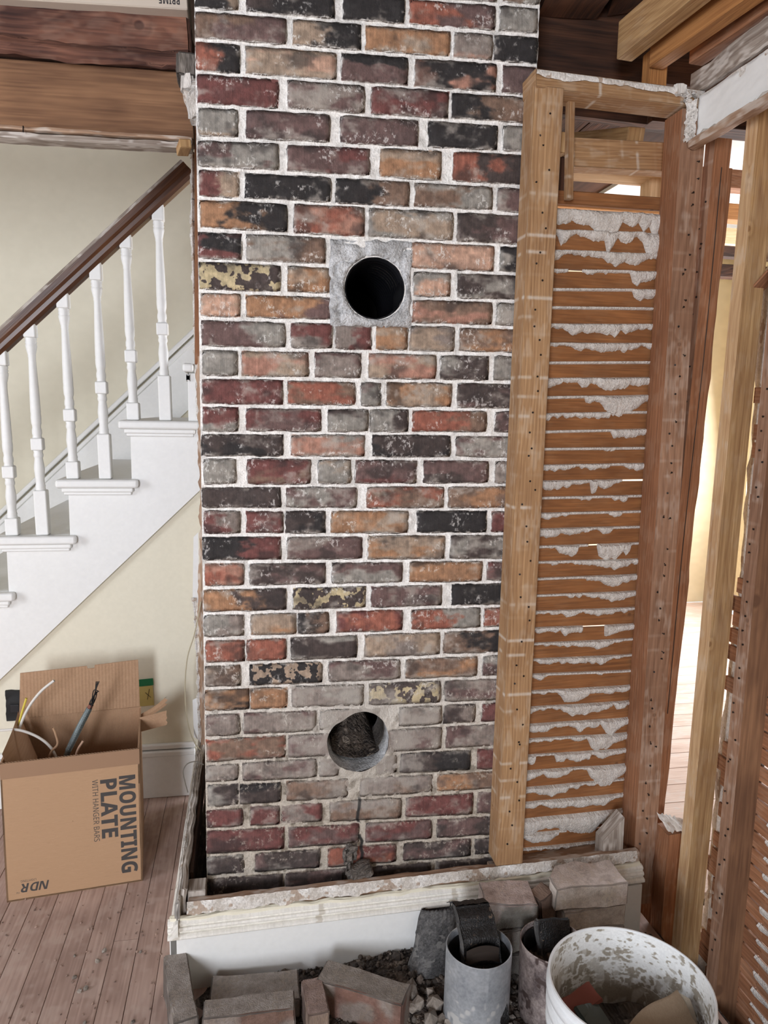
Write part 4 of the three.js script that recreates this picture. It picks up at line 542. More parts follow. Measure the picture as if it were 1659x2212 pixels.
// ---------------------------------------------------------------- torn end of the hall wall, left of the chimney
const we = thing('torn_wall_end', 'ragged vertical edge of plaster and lath where the hall wall was cut beside the chimney', 'wall end', [-0.165, 1.2, -0.84]);
{ const A = atZ(431, 285, -0.8), B = atZ(431, 775, -0.8); between(we, 'casing_strip', V(A.x - 0.004, A.y, -0.8), V(B.x - 0.004, B.y - 0.02, -0.8), 0.022, 0.04, M.studRed);
  const edge = (pts, w, mat, zz, seed, name) => { const P = pts.map(([x, y]) => atZ(x, y, zz)), n = 120, yy = (t) => mix(P[0].y, P[P.length - 1].y, t), xx = (y) => { let k = 0; while (k < P.length - 2 && y < P[k + 1].y) k++; return mix(P[k].x, P[k + 1].x, clamp((P[k].y - y) / (P[k].y - P[k + 1].y), 0, 1)); };
    const g = grid(6, n, (u, v) => { const y = yy(v), x = xx(y), j = 0.007 * (fbm(y * 45, seed, 121, 3) - 0.5) * 2; return [x + u * w + (u < 0.1 ? j : 0) + (u > 0.9 ? 0.004 * vn(y * 60, 2, 122) : 0), y, zz + 0.012 * Math.sin(Math.PI * u) + 0.006 * fbm(u * 9, y * 60, 123, 2)]; }, (u, v) => [u * 0.04, v * 2]); part(we, name, g, mat); };
  edge([[412, 330], [411, 480], [415, 620], [419, 760], [424, 860], [426, 900]], 0.012, M.plaster, -0.815, 3, 'plaster_edge');
  edge([[424, 770], [427, 900], [429, 1000], [432, 1150], [428, 1300], [430, 1450], [432, 1560], [432, 1650]], 0.022, M.sill, -0.79, 5, 'lath_edge');
  edge([[416, 1290], [419, 1340], [424, 1450], [428, 1560], [430, 1600]], 0.012, M.plaster, -0.8, 8, 'plaster_edge');
  const s1 = [[418, 1160], [428, 1150], [431, 1300], [424, 1305], [416, 1298]].map(([x, y]) => atZ(x, y, -0.8)); part(we, 'paint_patch', sheet(s1.map((p) => [p.x, p.y]), 0.004), M.white, [0, 0, -0.803]);
  const s2 = [[416, 1512], [430, 1505], [432, 1600], [419, 1592]].map(([x, y]) => atZ(x, y, -0.8)); part(we, 'paint_patch', sheet(s2.map((p) => [p.x, p.y]), 0.004), M.white, [0, 0, -0.803]);
  for (let i = 0; i < 9; i++) { const p = atZ(414 + i * 2.2, 430 + i * 48, -0.79); between(we, 'lath_nail', p, p.clone().add(V(0.014, -0.001, 0.004)), 0.002, 0.002, M.black); }
}
{ const w = thing('loose_wire', 'thin beige wire hanging in a loop down the torn wall end', 'wire', [-0.2, 0.4, -0.76]); part(w, 'wire', tubeOf([[434, 1300], [420, 1370], [405, 1420], [400, 1500], [408, 1570], [424, 1610], [434, 1620]].map(([x, y]) => atZ(x, y, -0.76)), 0.0024, 50, 6), flat({ color: 0xb5a98e }));
  const w2 = thing('curly_wire', 'thin curly grey wire poking out of the cut wall base near the hall baseboard', 'wire', [-0.2, 0.15, -0.62]); part(w2, 'wire', tubeOf([[440, 1652], [425, 1645], [405, 1650], [396, 1665], [400, 1690], [406, 1712]].map(([x, y]) => atZ(x, y, -0.62)), 0.0018, 50, 6), flat({ color: 0x8a8478 })); }

// ---------------------------------------------------------------- cut-off wall base around the chimney
const curb = thing('cut_wall_base', 'low cut-off wall base round the chimney with white moulded baseboard and torn plaster top', 'wall base', [0.4, 0, 0.06]);
const TB = 0.017; // it rises a little to the right
{ const L = 1.26, x0 = -0.19, xm = x0 + L / 2;
  part(curb, 'baseboard', board(L, 0.15, 0.02, 0.002), M.white, [xm, 0.075 - 0.004, 0.075], [0, 0, TB * 0.6]);
  const prof = [[0, 0], [0.022, 0], [0.0245, 0.003], [0.0235, 0.009], [0.019, 0.0115], [0.0135, 0.0125], [0.0135, 0.0165], [0.0175, 0.018], [0.0185, 0.022], [0.016, 0.0265], [0.0105, 0.0275], [0.0105, 0.031], [0.0125, 0.033], [0.012, 0.037], [0.007, 0.041], [0, 0.043]];
  const sweep = (len, axis) => { const g = new THREE.ExtrudeGeometry(new THREE.Shape(prof.map((p) => new THREE.Vector2(...p))), { depth: len, bevelEnabled: false }); const p = g.attributes.position, uv = g.attributes.uv; for (let i = 0; i < p.count; i++) uv.setXY(i, p.getZ(i), p.getX(i) * 1.3 + p.getY(i)); if (axis === 'x') g.rotateY(-Math.PI / 2); return g; };
  const mo = sweep(L + 0.008, 'x'); part(curb, 'cap_moulding', mo, M.trim, [x0 + L + 0.003, 0.141 + TB * L * 0.9, 0.066], [0, 0, TB]);
  const pl = hewn(L, 0.05, 0.012, 0.012, 0.003, 22, 131, 0.002); part(curb, 'plaster_strip', pl, M.cream, [xm, 0.175, 0.068], [0, 0, TB]);
  const torn = grid(220, 7, (u, v) => { const x = x0 + 0.04 + u * (L - 0.05), e = 0.018 * fbm(x * 22, 3, 133, 3) + 0.006 * vn(x * 90, 1, 134); return [x, 0.212 + (x - x0) * TB - e * v + (1 - v) * 0.004 - 0.01 * v + 0.003 * fbm(x * 70, v * 5, 135, 2), 0.06 + 0.014 * v * (0.6 + 0.4 * fbm(x * 30, 9, 136, 2))]; }, (u, v) => [u * L, v * 0.04]); part(curb, 'torn_plaster', torn, M.plaster);
  part(curb, 'lath_top', hewn(L - 0.04, 0.05, 0.028, 0.02, 0.0025, 18, 137, 0.002), M.sill, [xm + 0.02, 0.2, 0.047], [0, 0, TB]);
  // side along the chimney
  const D = 0.92; part(curb, 'baseboard', board(0.018, 0.15, D, 0.002), M.trim, [-0.181, 0.075, 0.085 - D / 2]); part(curb, 'cap_moulding', sweep(D + 0.01, 'z'), M.trim, [-0.1695, 0.1405, 0.0895], [0, Math.PI, 0]);
  part(curb, 'plaster_strip', hewn(0.012, 0.075, D, 0.012, 0.005, 20, 139, 0.003), M.plaster, [-0.172, 0.195, 0.08 - D / 2]);
  part(curb, 'lath_top', hewn(0.014, 0.09, D - 0.03, 0.02, 0.004, 18, 141, 0.003), M.grey, [-0.159, 0.2, 0.06 - D / 2]); part(curb, 'inner_board', hewn(0.01, 0.1, D - 0.12, 0.02, 0.003, 16, 143, 0.002), M.dark, [-0.149, 0.18, 0.02 - D / 2]);
  part(curb, 'corner_stud', board(0.045, 0.23, 0.05), M.grey, [-0.128, 0.115, 0.008]); 
  const sp = thing('paper_scrap', 'curled scrap of torn paper on the side of the cut wall base', 'scrap', [-0.17, 0.25, -0.3]); const P = atX(415, 1805, -0.17); part(sp, 'paper', grid(12, 3, (u, v) => [P.x - 0.012 + u * 0.034, P.y + 0.008 - 0.022 * u * u + 0.012 * v, P.z + 0.006 * Math.sin(u * 4)]), M.white); }
{ const p = ST(775, 1905); const q = V(-0.105 + p[0], 0.235, 0.0); const o = thing('mortar_clump', 'grey crumbly clump of mortar fallen into the gap in front of the chimney', 'clump', [q.x, q.y, q.z]); part(o, 'lump', hewn(0.075, 0.045, 0.05, 0.008, 0.016, 22, 145, 0.01), M.dustGrey, [q.x + 0.0, q.y - 0.01, q.z + 0.01]); part(o, 'lump', hewn(0.045, 0.045, 0.035, 0.007, 0.016, 26, 146, 0.012), M.dustGrey, [q.x - 0.03, q.y + 0.03, q.z]); 
  const c = atZ(874, 1890, 0.0), s = thing('pipe_shard', 'curved grey shard lying in the gap in front of the chimney', 'shard', [c.x, c.y, c.z]); part(s, 'shard', grid(16, 6, (u, v) => [c.x + (u - 0.5) * 0.09, c.y + 0.013 * Math.sin(Math.PI * u) - 0.01 + v * 0.004, c.z - 0.01 + v * 0.03 * Math.sin(Math.PI * clamp(u, 0.08, 0.92))]), M.sootGrey); }
{ const o = thing('gap_rubble', 'dark dusty rubble filling the gap behind the cut wall base', 'rubble', [0.3, 0.1, 0]); o.userData.kind = 'stuff'; part(o, 'dirt', grid(90, 6, (u, v) => [-0.14 + u * 0.82, 0.12 + 0.05 * fbm(u * 24, v * 3, 147, 3), 0.035 - v * 0.1]), M.dirt); part(o, 'dirt', grid(8, 60, (u, v) => [-0.15 + u * 0.06, 0.06 + 0.04 * fbm(u * 4, v * 22, 148, 3), -v * 0.85]), M.dirt); }

// ---------------------------------------------------------------- cardboard box with cables
const box = thing('cardboard_box', 'open brown cardboard box with bold dark lettering standing on the floorboards by the stairs', 'box', [-0.689, 0, -0.333]);
box.rotation.y = Math.atan2(0.043, 0.372); local.add(box);
{ const W = 0.375, H = 0.425, D = 0.33, T = 0.005;
  const t = printed(1024, 1160, '#b3906f', (g, w, h) => {
    const sx = w / W, sy = h / H; g.fillStyle = '#a98767'; g.fillRect(0, 0, w, 0.04 * sy);
    for (let i = 0; i < 2600; i++) { g.fillStyle = rnd() > 0.5 ? 'rgba(255,235,210,0.05)' : 'rgba(70,40,20,0.05)'; g.fillRect(rnd() * w, rnd() * h, rr(2, 60), rr(1, 3)); }
    g.fillStyle = '#45413f'; const rot = (x, y, size, txt, len, weight = 'bold') => { g.save(); g.translate(x, y); g.rotate(Math.PI / 2); g.font = `${weight} ${size}px sans-serif`; const m = g.measureText(txt).width; g.scale(len / m, 1); g.fillText(txt, 0, 0); if (weight) g.strokeText(txt, 0, 0); g.restore(); };
    g.strokeStyle = '#45413f'; g.lineWidth = 5; rot(0.845 * w, 0.175 * h, 168, 'MOUNTING', 0.75 * h); rot(0.705 * w, 0.185 * h, 168, 'PLATE', 0.455 * h); g.lineWidth = 0; rot(0.645 * w, 0.19 * h, 60, 'WITH HANGER BARS', 0.46 * h, '');
    g.save(); g.translate(0.315 * w, 0.872 * h); g.rotate(Math.PI); g.font = 'italic bold 104px sans-serif'; g.fillText('N', 0, -10); g.fillText('D', 72, -10); g.fillText('R', 146, -10); g.font = '26px sans-serif'; g.fillText('LIGHTING', 100, 22); g.font = '18px sans-serif'; g.fillText('TM', 226, -74); g.restore();
    g.fillStyle = '#5a3a26'; g.fillRect(0.49 * w, 0.47 * h, 8, 3);
  });
  const fp = part(box, 'front_panel', new THREE.BoxGeometry(W, H, T), [M.card, M.card, M.card, M.card, new THREE.MeshStandardMaterial({ map: t, roughness: 0.8 }), M.cardIn], [W / 2, H / 2, -T / 2]);
  // tape band and the wavy cut edge along the top of the front
  part(box, 'tape_band', new THREE.BoxGeometry(W, 0.046, 0.0006), flat({ color: 0x9c7c62, roughness: 0.35 }), [W / 2, H - 0.024, 0.0004]);
  const cor = grid(220, 1, (u, v) => [u * W, H + 0.0006, -v * T + (v ? 0 : 0)], (u, v) => [u, v]); part(box, 'cut_edge', cor, flat({ color: 0x5b432f })); const wv = []; for (let i = 0; i <= 240; i++) wv.push(V(i / 240 * W, H + 0.001, -T / 2 + 0.0016 * Math.sin(i * 1.2))); part(box, 'flute_edge', tubeOf(wv, 0.0007, 480, 4), M.card);
  part(box, 'side_panel', new THREE.BoxGeometry(T, H - 0.01, D), M.card, [W - T / 2, H / 2, -D / 2]); part(box, 'side_panel', new THREE.BoxGeometry(T, H, D), M.card, [T / 2, H / 2, -D / 2]);
  part(box, 'back_panel', new THREE.BoxGeometry(W, H, T), M.cardIn, [W / 2, H / 2, -D]); part(box, 'bottom_panel', new THREE.BoxGeometry(W, T, D), M.card, [W / 2, T / 2 + 0.0005, -D / 2]);
  const lid = part(box, 'back_flap', sheet([[0, 0], [W * 0.99, 0.002], [W * 0.985, 0.163], [W * 0.62, 0.156], [W * 0.615, 0.146], [W * 0.56, 0.146], [W * 0.555, 0.155], [W * 0.02, 0.148]], T), M.cardIn, [0.0, H, -D], [-0.06, 0, 0]); { const p = lid.geometry.attributes.position, uv = lid.geometry.attributes.uv; for (let i = 0; i < p.count; i++) uv.setXY(i, p.getX(i), p.getY(i)); } 
  for (const m of box.children) if (m.material === M.cardIn && m.geometry.type === 'BoxGeometry') { }
  // right flap bent outwards and torn, left flap leaning in
  const rf = grid(16, 12, (u, v) => { const e = 0.008 * vn(v * 9, 2, 151) + 0.006 * vn(v * 30, 3, 152); return [W + u * (0.1 - e * 2) + 0.0, H - 0.015 + u * 0.03 + 0.02 * (1 - v) * u + 0.03 * v * (v > 0.55 ? 0.8 : 0.2) * u, -0.24 - 0.06 * v + 0.01 * Math.sin(u * 3)]; }); part(box, 'side_flap', rf, M.card);
  const rf2 = grid(10, 6, (u, v) => [W + u * 0.085 - 0.006 * vn(v * 12, 1, 153), H - 0.05 + 0.05 * v + 0.02 * u, -0.235 + 0.012 * u]); part(box, 'torn_flap', rf2, M.card);
  const lf = grid(8, 10, (u, v) => [0.004 + u * 0.05 + 0.01 * Math.sin(v * 3), H + 0.028 * Math.sin(v * 2.2) - u * 0.16 + 0.02, -0.02 - v * 0.26]); part(box, 'side_flap', lf, M.card);
}
const cab = (name, lab, pts, z, r, mat, sub) => { const P = pts.map(([x, y, dz]) => atZ(x, y, z + (dz ?? 0))), o = thing(name, lab, 'cable', [P[0].x, P[0].y, P[0].z]); part(o, 'sheath', tubeOf(P, r, 60, 8), mat); if (sub) sub(o, P); return o; };
const whiteCable = flat({ color: 0xd9d4cc, roughness: 0.5 });
cab('white_cable', 'white cable curving up to a cut tip against the box flap', [[38, 1740], [32, 1650], [36, 1595], [58, 1535], [88, 1494], [117, 1470]], -0.52, 0.0042, whiteCable);
cab('white_cable', 'white cable arching sideways over the left wall of the box into it', [[-40, 1582], [0, 1578], [40, 1577], [85, 1594], [112, 1618], [130, 1660, -0.0]], -0.48, 0.0042, whiteCable);
cab('yellow_cable', 'short yellow cable standing beside the white ones at the left of the box', [[30, 1740], [34, 1620], [42, 1560], [57, 1508]], -0.53, 0.0034, flat({ color: 0xd2bd4a, roughness: 0.5 }));
cab('armoured_cable', 'grey metal-clad cable with black frayed wires sticking out of the box', [[120, 1700], [148, 1620], [170, 1572], [193, 1530]], -0.5, 0.0085, flat({ color: 0x7f8a8c, roughness: 0.4, metalness: 0.5 }), (o, P) => {
  const A = P[1], B = P[3], ringMat = flat({ color: 0x8d9798, roughness: 0.35, metalness: 0.6 }); for (let k = 0; k < 46; k++) { const q = A.clone().lerp(B, k / 45), r = new THREE.TorusGeometry(0.0086, 0.0011, 5, 14); const m = part(o, 'armour_ring', r, ringMat, [q.x, q.y, q.z]); m.quaternion.setFromUnitVectors(V(0, 0, 1), B.clone().sub(A).normalize()); m.material = ringMat; sub(o.children[0], m, 'armour_ring'); }
  for (let k = 0; k < 7; k++) part(o, 'wire_strand', tubeOf([[190 + k, 1535], [199 + (k % 4) * 3 - 4, 1515 + (k % 3) * 2], [206 + (k % 5) * 1.6 - 2, 1500 - (k % 3) * 5], [211 + (k % 3) * 3 - 3, k < 3 ? 1472 : 1494]].map(([x, y]) => atZ(x, y, -0.5 + 0.003 * (k % 3))), 0.0016, 20, 5), M.black); part(o, 'cable_collar', tubeOf([atZ(191, 1534, -0.5), atZ(197, 1522, -0.5)], 0.0078, 4, 10), flat({ color: 0x7a4a3c })); });
cab('paper_strip', 'thin torn cardboard strip standing inside the box', [[100, 1650], [112, 1622], [124, 1608], [120, 1585], [115, 1572]], -0.47, 0.0035, M.card);
cab('tan_cable', 'short tan cable end just showing above the front edge of the box', [[160, 1650], [168, 1620], [180, 1600]], -0.45, 0.0035, flat({ color: 0xb08f78 }));

// ---------------------------------------------------------------- loose bricks, pipes, bucket and rubble on the floor
function dusted(g, seed, red, grey) { // red brick under settled dust: the dust lies on upward faces
  const p = g.attributes.position, n = g.attributes.normal, c = new Float32Array(p.count * 3); for (let i = 0; i < p.count; i++) { const d = clamp(sm(0.1, 0.75, n.getY(i)) + 0.8 * sm(0.5, 0.62, vn3(p.getX(i) * 24, p.getY(i) * 24, p.getZ(i) * 24, seed)), 0, 1); const col = new THREE.Color().setRGB(...red.map((q, k) => mix(q, grey[k], d) / 255), THREE.SRGBColorSpace); c.set([col.r, col.g, col.b], i * 3); } g.setAttribute('color', new THREE.BufferAttribute(c, 3)); return g;
}
M.looseBrick.vertexColors = true;
function looseBrick(name, label, at, rot, dim, red, grey, seed, amp = 0.004) {
  const o = thing(name, label, name.includes('block') ? 'block' : 'brick', at); const g = hewn(...dim, 0.009, amp * 0.6, 22, seed, 0.003), m = new THREE.Mesh(g, M.looseBrick); m.rotation.set(...rot, 'YXZ'); if (seed === 211) { const p = g.attributes.position; for (let i = 0; i < p.count; i++) { const e = -0.8 * p.getX(i) - 0.6 * p.getZ(i) - 0.074 - 0.012 * (fbm(p.getY(i) * 60, p.getX(i) * 40, 7, 2) - 0.5); if (e > 0) { p.setX(i, p.getX(i) + 0.8 * e); p.setZ(i, p.getZ(i) + 0.6 * e); } } } m.updateMatrix(); g.applyMatrix4(m.matrix); g.computeVertexNormals(); dusted(toCreasedNormals(g, 0.7), seed, red, grey); part(o, 'body', g, M.looseBrick, at); return o;
}
const DG = [152, 144, 137], DGR = [108, 100, 94];
looseBrick('loose_brick', 'grey dusty brick standing on edge at the left end of the baseboard', [-0.158, 0.05, 0.185], [0, 0.2, 0], [0.055, 0.1, 0.22], DGR, DG, 201);
looseBrick('loose_brick', 'flat dusty brick lying behind another just in front of the white baseboard', [0.015, 0.03, 0.175], [0, -0.03, 0.0], [0.21, 0.058, 0.1], [120, 100, 90], DG, 203);
looseBrick('loose_brick', 'reddish brick on edge in front of the flat one at the bottom edge', [0.0, 0.048, 0.265], [0, -0.02, 0], [0.205, 0.096, 0.058], [124, 98, 86], DG, 205);
looseBrick('loose_brick', 'small half brick with a pale mortar patch between the red brick and the slanting one', [0.15, 0.048, 0.262], [0, 0.08, 0], [0.05, 0.096, 0.11], [150, 130, 116], [150, 130, 122], 207);
looseBrick('loose_brick', 'long speckled brick lying at a slant with a perforated red side', [0.265, 0.05, 0.245], [0, -0.52, 0.0], [0.215, 0.1, 0.07], [128, 96, 84], [146, 138, 130], 209);
const WH = [214, 204, 194], PK = [216, 204, 196];
looseBrick('loose_block', 'broken pale brick on top of the stack below the right stud', [0.858, 0.222, 0.155], [0, -0.05, 0.0], [0.19, 0.062, 0.1], WH, PK, 211, 0.006);
looseBrick('loose_block', 'second pale brick down in the stack below the right stud', [0.868, 0.161, 0.157], [0, 0.03, 0], [0.175, 0.056, 0.095], [196, 184, 172], [190, 180, 170], 213, 0.005);
looseBrick('loose_block', 'third pale brick down in the stack below the right stud', [0.862, 0.104, 0.155], [0, -0.02, 0], [0.18, 0.056, 0.1], [182, 172, 160], [180, 170, 160], 215, 0.005);
looseBrick('loose_block', 'lowest brick of the pale stack, mostly hidden by the bucket', [0.86, 0.045, 0.155], [0, 0.02, 0], [0.18, 0.058, 0.1], [140, 128, 118], [150, 138, 128], 217, 0.005);
looseBrick('loose_block', 'pinkish brick lump with a dark grey front topping the stack behind the pipes', [0.65, 0.188, 0.155], [0, -0.12, 0.02], [0.135, 0.07, 0.095], [118, 114, 106], [206, 190, 184], 219, 0.009);
looseBrick('loose_block', 'dark cracked brick in the middle of the stack behind the pipes', [0.654, 0.117, 0.15], [0, 0.1, 0], [0.13, 0.068, 0.09], [132, 126, 116], [150, 142, 134], 221, 0.009);
looseBrick('loose_block', 'lowest sooty brick of the stack behind the pipes', [0.652, 0.048, 0.15], [0, -0.06, 0], [0.14, 0.066, 0.095], [96, 90, 84], [120, 112, 104], 223, 0.006);
looseBrick('loose_block', 'upright rusty stone wedged between the two brick stacks', [0.745, 0.15, 0.16], [0, 0.4, 0.12], [0.05, 0.15, 0.05], [120, 100, 88], [140, 118, 104], 225, 0.01);
{ // perforations of the slanting brick
  const lb = scene.getObjectByName('loose_brick_004'); }
{ // crushed and crimped length of old stovepipe leaning on the baseboard
  const o = thing('crimped_pipe', 'dark grey crushed stovepipe with a crimped top end leaning against the white baseboard', 'pipe', [0.42, 0.02, 0.18]); const b = atY(928, 2098, 0.02), t = atZ(950, 1955, 0.1); const ax = t.clone().sub(b), g = grid(64, 26, (u, v) => { const a = u * Math.PI * 2, w = mix(0.06, 0.046, v) * (1 + 0.04 * Math.sin(v * 9 + 1)), d = mix(0.048, 0.018, Math.pow(v, 0.7)); const crimp = v > 0.74 ? 0.0022 * Math.sin(a * 26) * sm(0.74, 0.8, v) : 0, top = v > 0.97 ? -0.012 * Math.sin(a * 0.5 + 0.6) : 0; const r = 1 + 0.05 * (vn(u * 8, v * 5, 161, 8) - 0.5) + (Math.abs(v - 0.62) < 0.02 ? 0.03 : 0); return [b.x + ax.x * v + Math.cos(a) * (w * r + crimp), b.y + (ax.y + top) * v + Math.sin(a) * d * r * 0.35, b.z + ax.z * v + Math.sin(a) * (d * r + crimp) * 0.93]; }, (u, v) => [u * 0.3, v * 0.2]); part(o, 'sheet_metal', g, M.sootGrey); }
function pipe(name, label, x, z, r, h, mat, tilt) { const o = thing(name, label, 'pipe', [x, 0, z]); const pts = [[r * 0.96, 0.001], [r, 0.012], [r, 0.03], [r * 1.012, 0.034], [r, 0.038], [r, h], [r - 0.0015, h + 0.0012], [r - 0.003, h], [r - 0.003, 0.02]].map((q) => new THREE.Vector2(...q)); const g = new THREE.LatheGeometry(pts, 56); const p = g.attributes.position, uv = g.attributes.uv; for (let i = 0; i < p.count; i++) { const yy = p.getY(i); uv.setXY(i, uv.getX(i) * 0.48, yy); const k = 1 + 0.012 * Math.sin(Math.atan2(p.getZ(i), p.getX(i)) * 2 + 1); p.setX(i, p.getX(i) * k + yy * tilt); } g.computeVertexNormals(); part(o, 'tube', g, mat, [x, 0, z]); return o; }
const p1 = pipe('stove_pipe', 'grey galvanized stovepipe length standing on end with a sooty slab in it', 0.524, 0.306, 0.0755, 0.207, M.galv, 0.01); part(p1, 'soot_lining', new THREE.CylinderGeometry(0.069, 0.069, 0.16, 40, 1, true), M.soot, [0.5255, 0.11, 0.306]);
const p2 = pipe('stove_pipe', 'brownish stained stovepipe length standing half behind the white bucket', 0.71, 0.31, 0.0755, 0.2, M.galvRust, -0.02); part(p2, 'soot_lining', new THREE.CylinderGeometry(0.069, 0.069, 0.16, 40, 1, true), M.soot, [0.7085, 0.11, 0.31]);
{ const s = thing('soot_fill', 'loose black soot and crumbs filling the stained stovepipe', 'soot', [0.708, 0.1, 0.31]); s.userData.kind = 'stuff'; part(s, 'soot', grid(24, 24, (u, v) => { const a = u * Math.PI * 2; return [0.708 + Math.cos(a) * v * 0.071, 0.15 + 0.03 * fbm(Math.cos(a) * v * 4 + 5, Math.sin(a) * v * 4 + 5, 163, 3) - 0.03 * v, 0.31 + Math.sin(a) * v * 0.071]; }), M.dirt);
  const s2 = thing('soot_fill', 'black soot at the bottom of the grey stovepipe', 'soot', [0.525, 0.1, 0.306]); s2.userData.kind = 'stuff'; part(s2, 'soot', grid(24, 12, (u, v) => { const a = u * Math.PI * 2; return [0.525 + Math.cos(a) * v * 0.071, 0.07 + 0.02 * fbm(Math.cos(a) * v * 4 + 5, Math.sin(a) * v * 4 + 5, 165, 3), 0.306 + Math.sin(a) * v * 0.071]; }), M.soot);
  const sl = thing('soot_slab', 'flat black sooty slab tipped upright in the stained stovepipe', 'slab', [0.73, 0.15, 0.28]); part(sl, 'slab', hewn(0.085, 0.1, 0.012, 0.01, 0.003, 30, 167, 0.003), M.soot, [0.722, 0.178, 0.285], [-0.35, 0.05, -0.06]); part(sl, 'broken_end', hewn(0.012, 0.09, 0.02, 0.008, 0.004, 40, 168, 0.003), M.sootGrey, [0.68, 0.19, 0.285], [-0.3, 0, 0.05]); }
{ // two lobes of a charred, curved lining fragment, standing in the pipe
  const o = thing('charred_fragment', 'shiny black charred fragment with two curved steps standing in the grey stovepipe', 'fragment', [0.525, 0.05, 0.3]); const prof = []; const path = [[0.062, 0.05], [0.05, 0.115], [0.02, 0.165], [0.025, 0.185], [-0.0, 0.232], [-0.03, 0.262], [-0.055, 0.275]]; const n = 36; const c = new THREE.CatmullRomCurve3(path.map(([z, y]) => V(0, y, z)), false, 'catmullrom', 0.5);
  const top = []; for (let i = 0; i <= n; i++) { const p = c.getPoint(i / n); prof.push([p.z + 0.006 * Math.sin(i * 0.9), p.y]); }
  const w = (v) => mix(0.046, 0.041, v), g = grid(18, n, (u, v, i, j) => { const q = prof[j]; const x = (u - 0.5) * 2 * w(v); const lens = 0.012 * (1 - Math.pow((u - 0.5) * 2, 2)) * (Math.abs(v - 0.5) < 0.12 ? -1.4 : 0.2); return [0.535 + x - 0.012 * v + 0.002 * vn(v * 30, u * 3, 169), q[1] + 0.003 * (fbm(u * 9, v * 30, 170, 2) - 0.5) + lens * 0.5, 0.306 + q[0] + lens]; }, (u, v) => [u * 0.09, v * 0.28]); part(o, 'front_face', g, M.soot);
  const back = grid(2, n, (u, v, i, j) => { const q = prof[j]; return [0.535 - w(v) - 0.012 * v, q[1] - u * 0.012, 0.306 + q[0] - u * 0.032]; }, (u, v) => [u * 0.05, v * 0.28]); part(o, 'side_face', back, M.sootGrey); const b2 = grid(2, n, (u, v, i, j) => { const q = prof[j]; return [0.535 + w(v) - 0.012 * v, q[1] - u * 0.012, 0.306 + q[0] - u * 0.032]; }, (u, v) => [u * 0.05, v * 0.28]); part(o, 'side_face', b2, M.soot); const b3 = grid(18, n, (u, v, i, j) => { const q = prof[j]; return [0.535 + (u - 0.5) * 2 * w(v) - 0.012 * v, q[1] - 0.012, 0.306 + q[0] - 0.032]; }); part(o, 'back_face', b3, M.soot);
  const tp = grid(18, 4, (u, v) => { const q = prof[n]; return [0.523 + (u - 0.5) * 2 * 0.041, q[1] - v * 0.012 + 0.004 * vn(u * 14, v, 171), 0.306 + q[0] - v * 0.032]; }); part(o, 'top_edge', tp, M.soot);
  for (const [v, hgt] of [[0.5, 0.02], [0.1, 0.028]]) { const st = grid(18, 8, (u, q) => { const j = Math.round((v + q * 0.1) * n), P = prof[Math.min(n, j)]; const x = (u - 0.5) * 2 * w(v); return [0.535 + x * 0.9 - 0.012 * v, P[1] + 0.004 - 0.01 * Math.pow((u - 0.5) * 2, 2), 0.306 + P[0] + 0.004]; }); part(o, 'scorched_band', st, flat({ color: v > 0.3 ? 0x30261f : 0x181513, roughness: 0.95 }), null, null, 'brownish scorched band'); } }
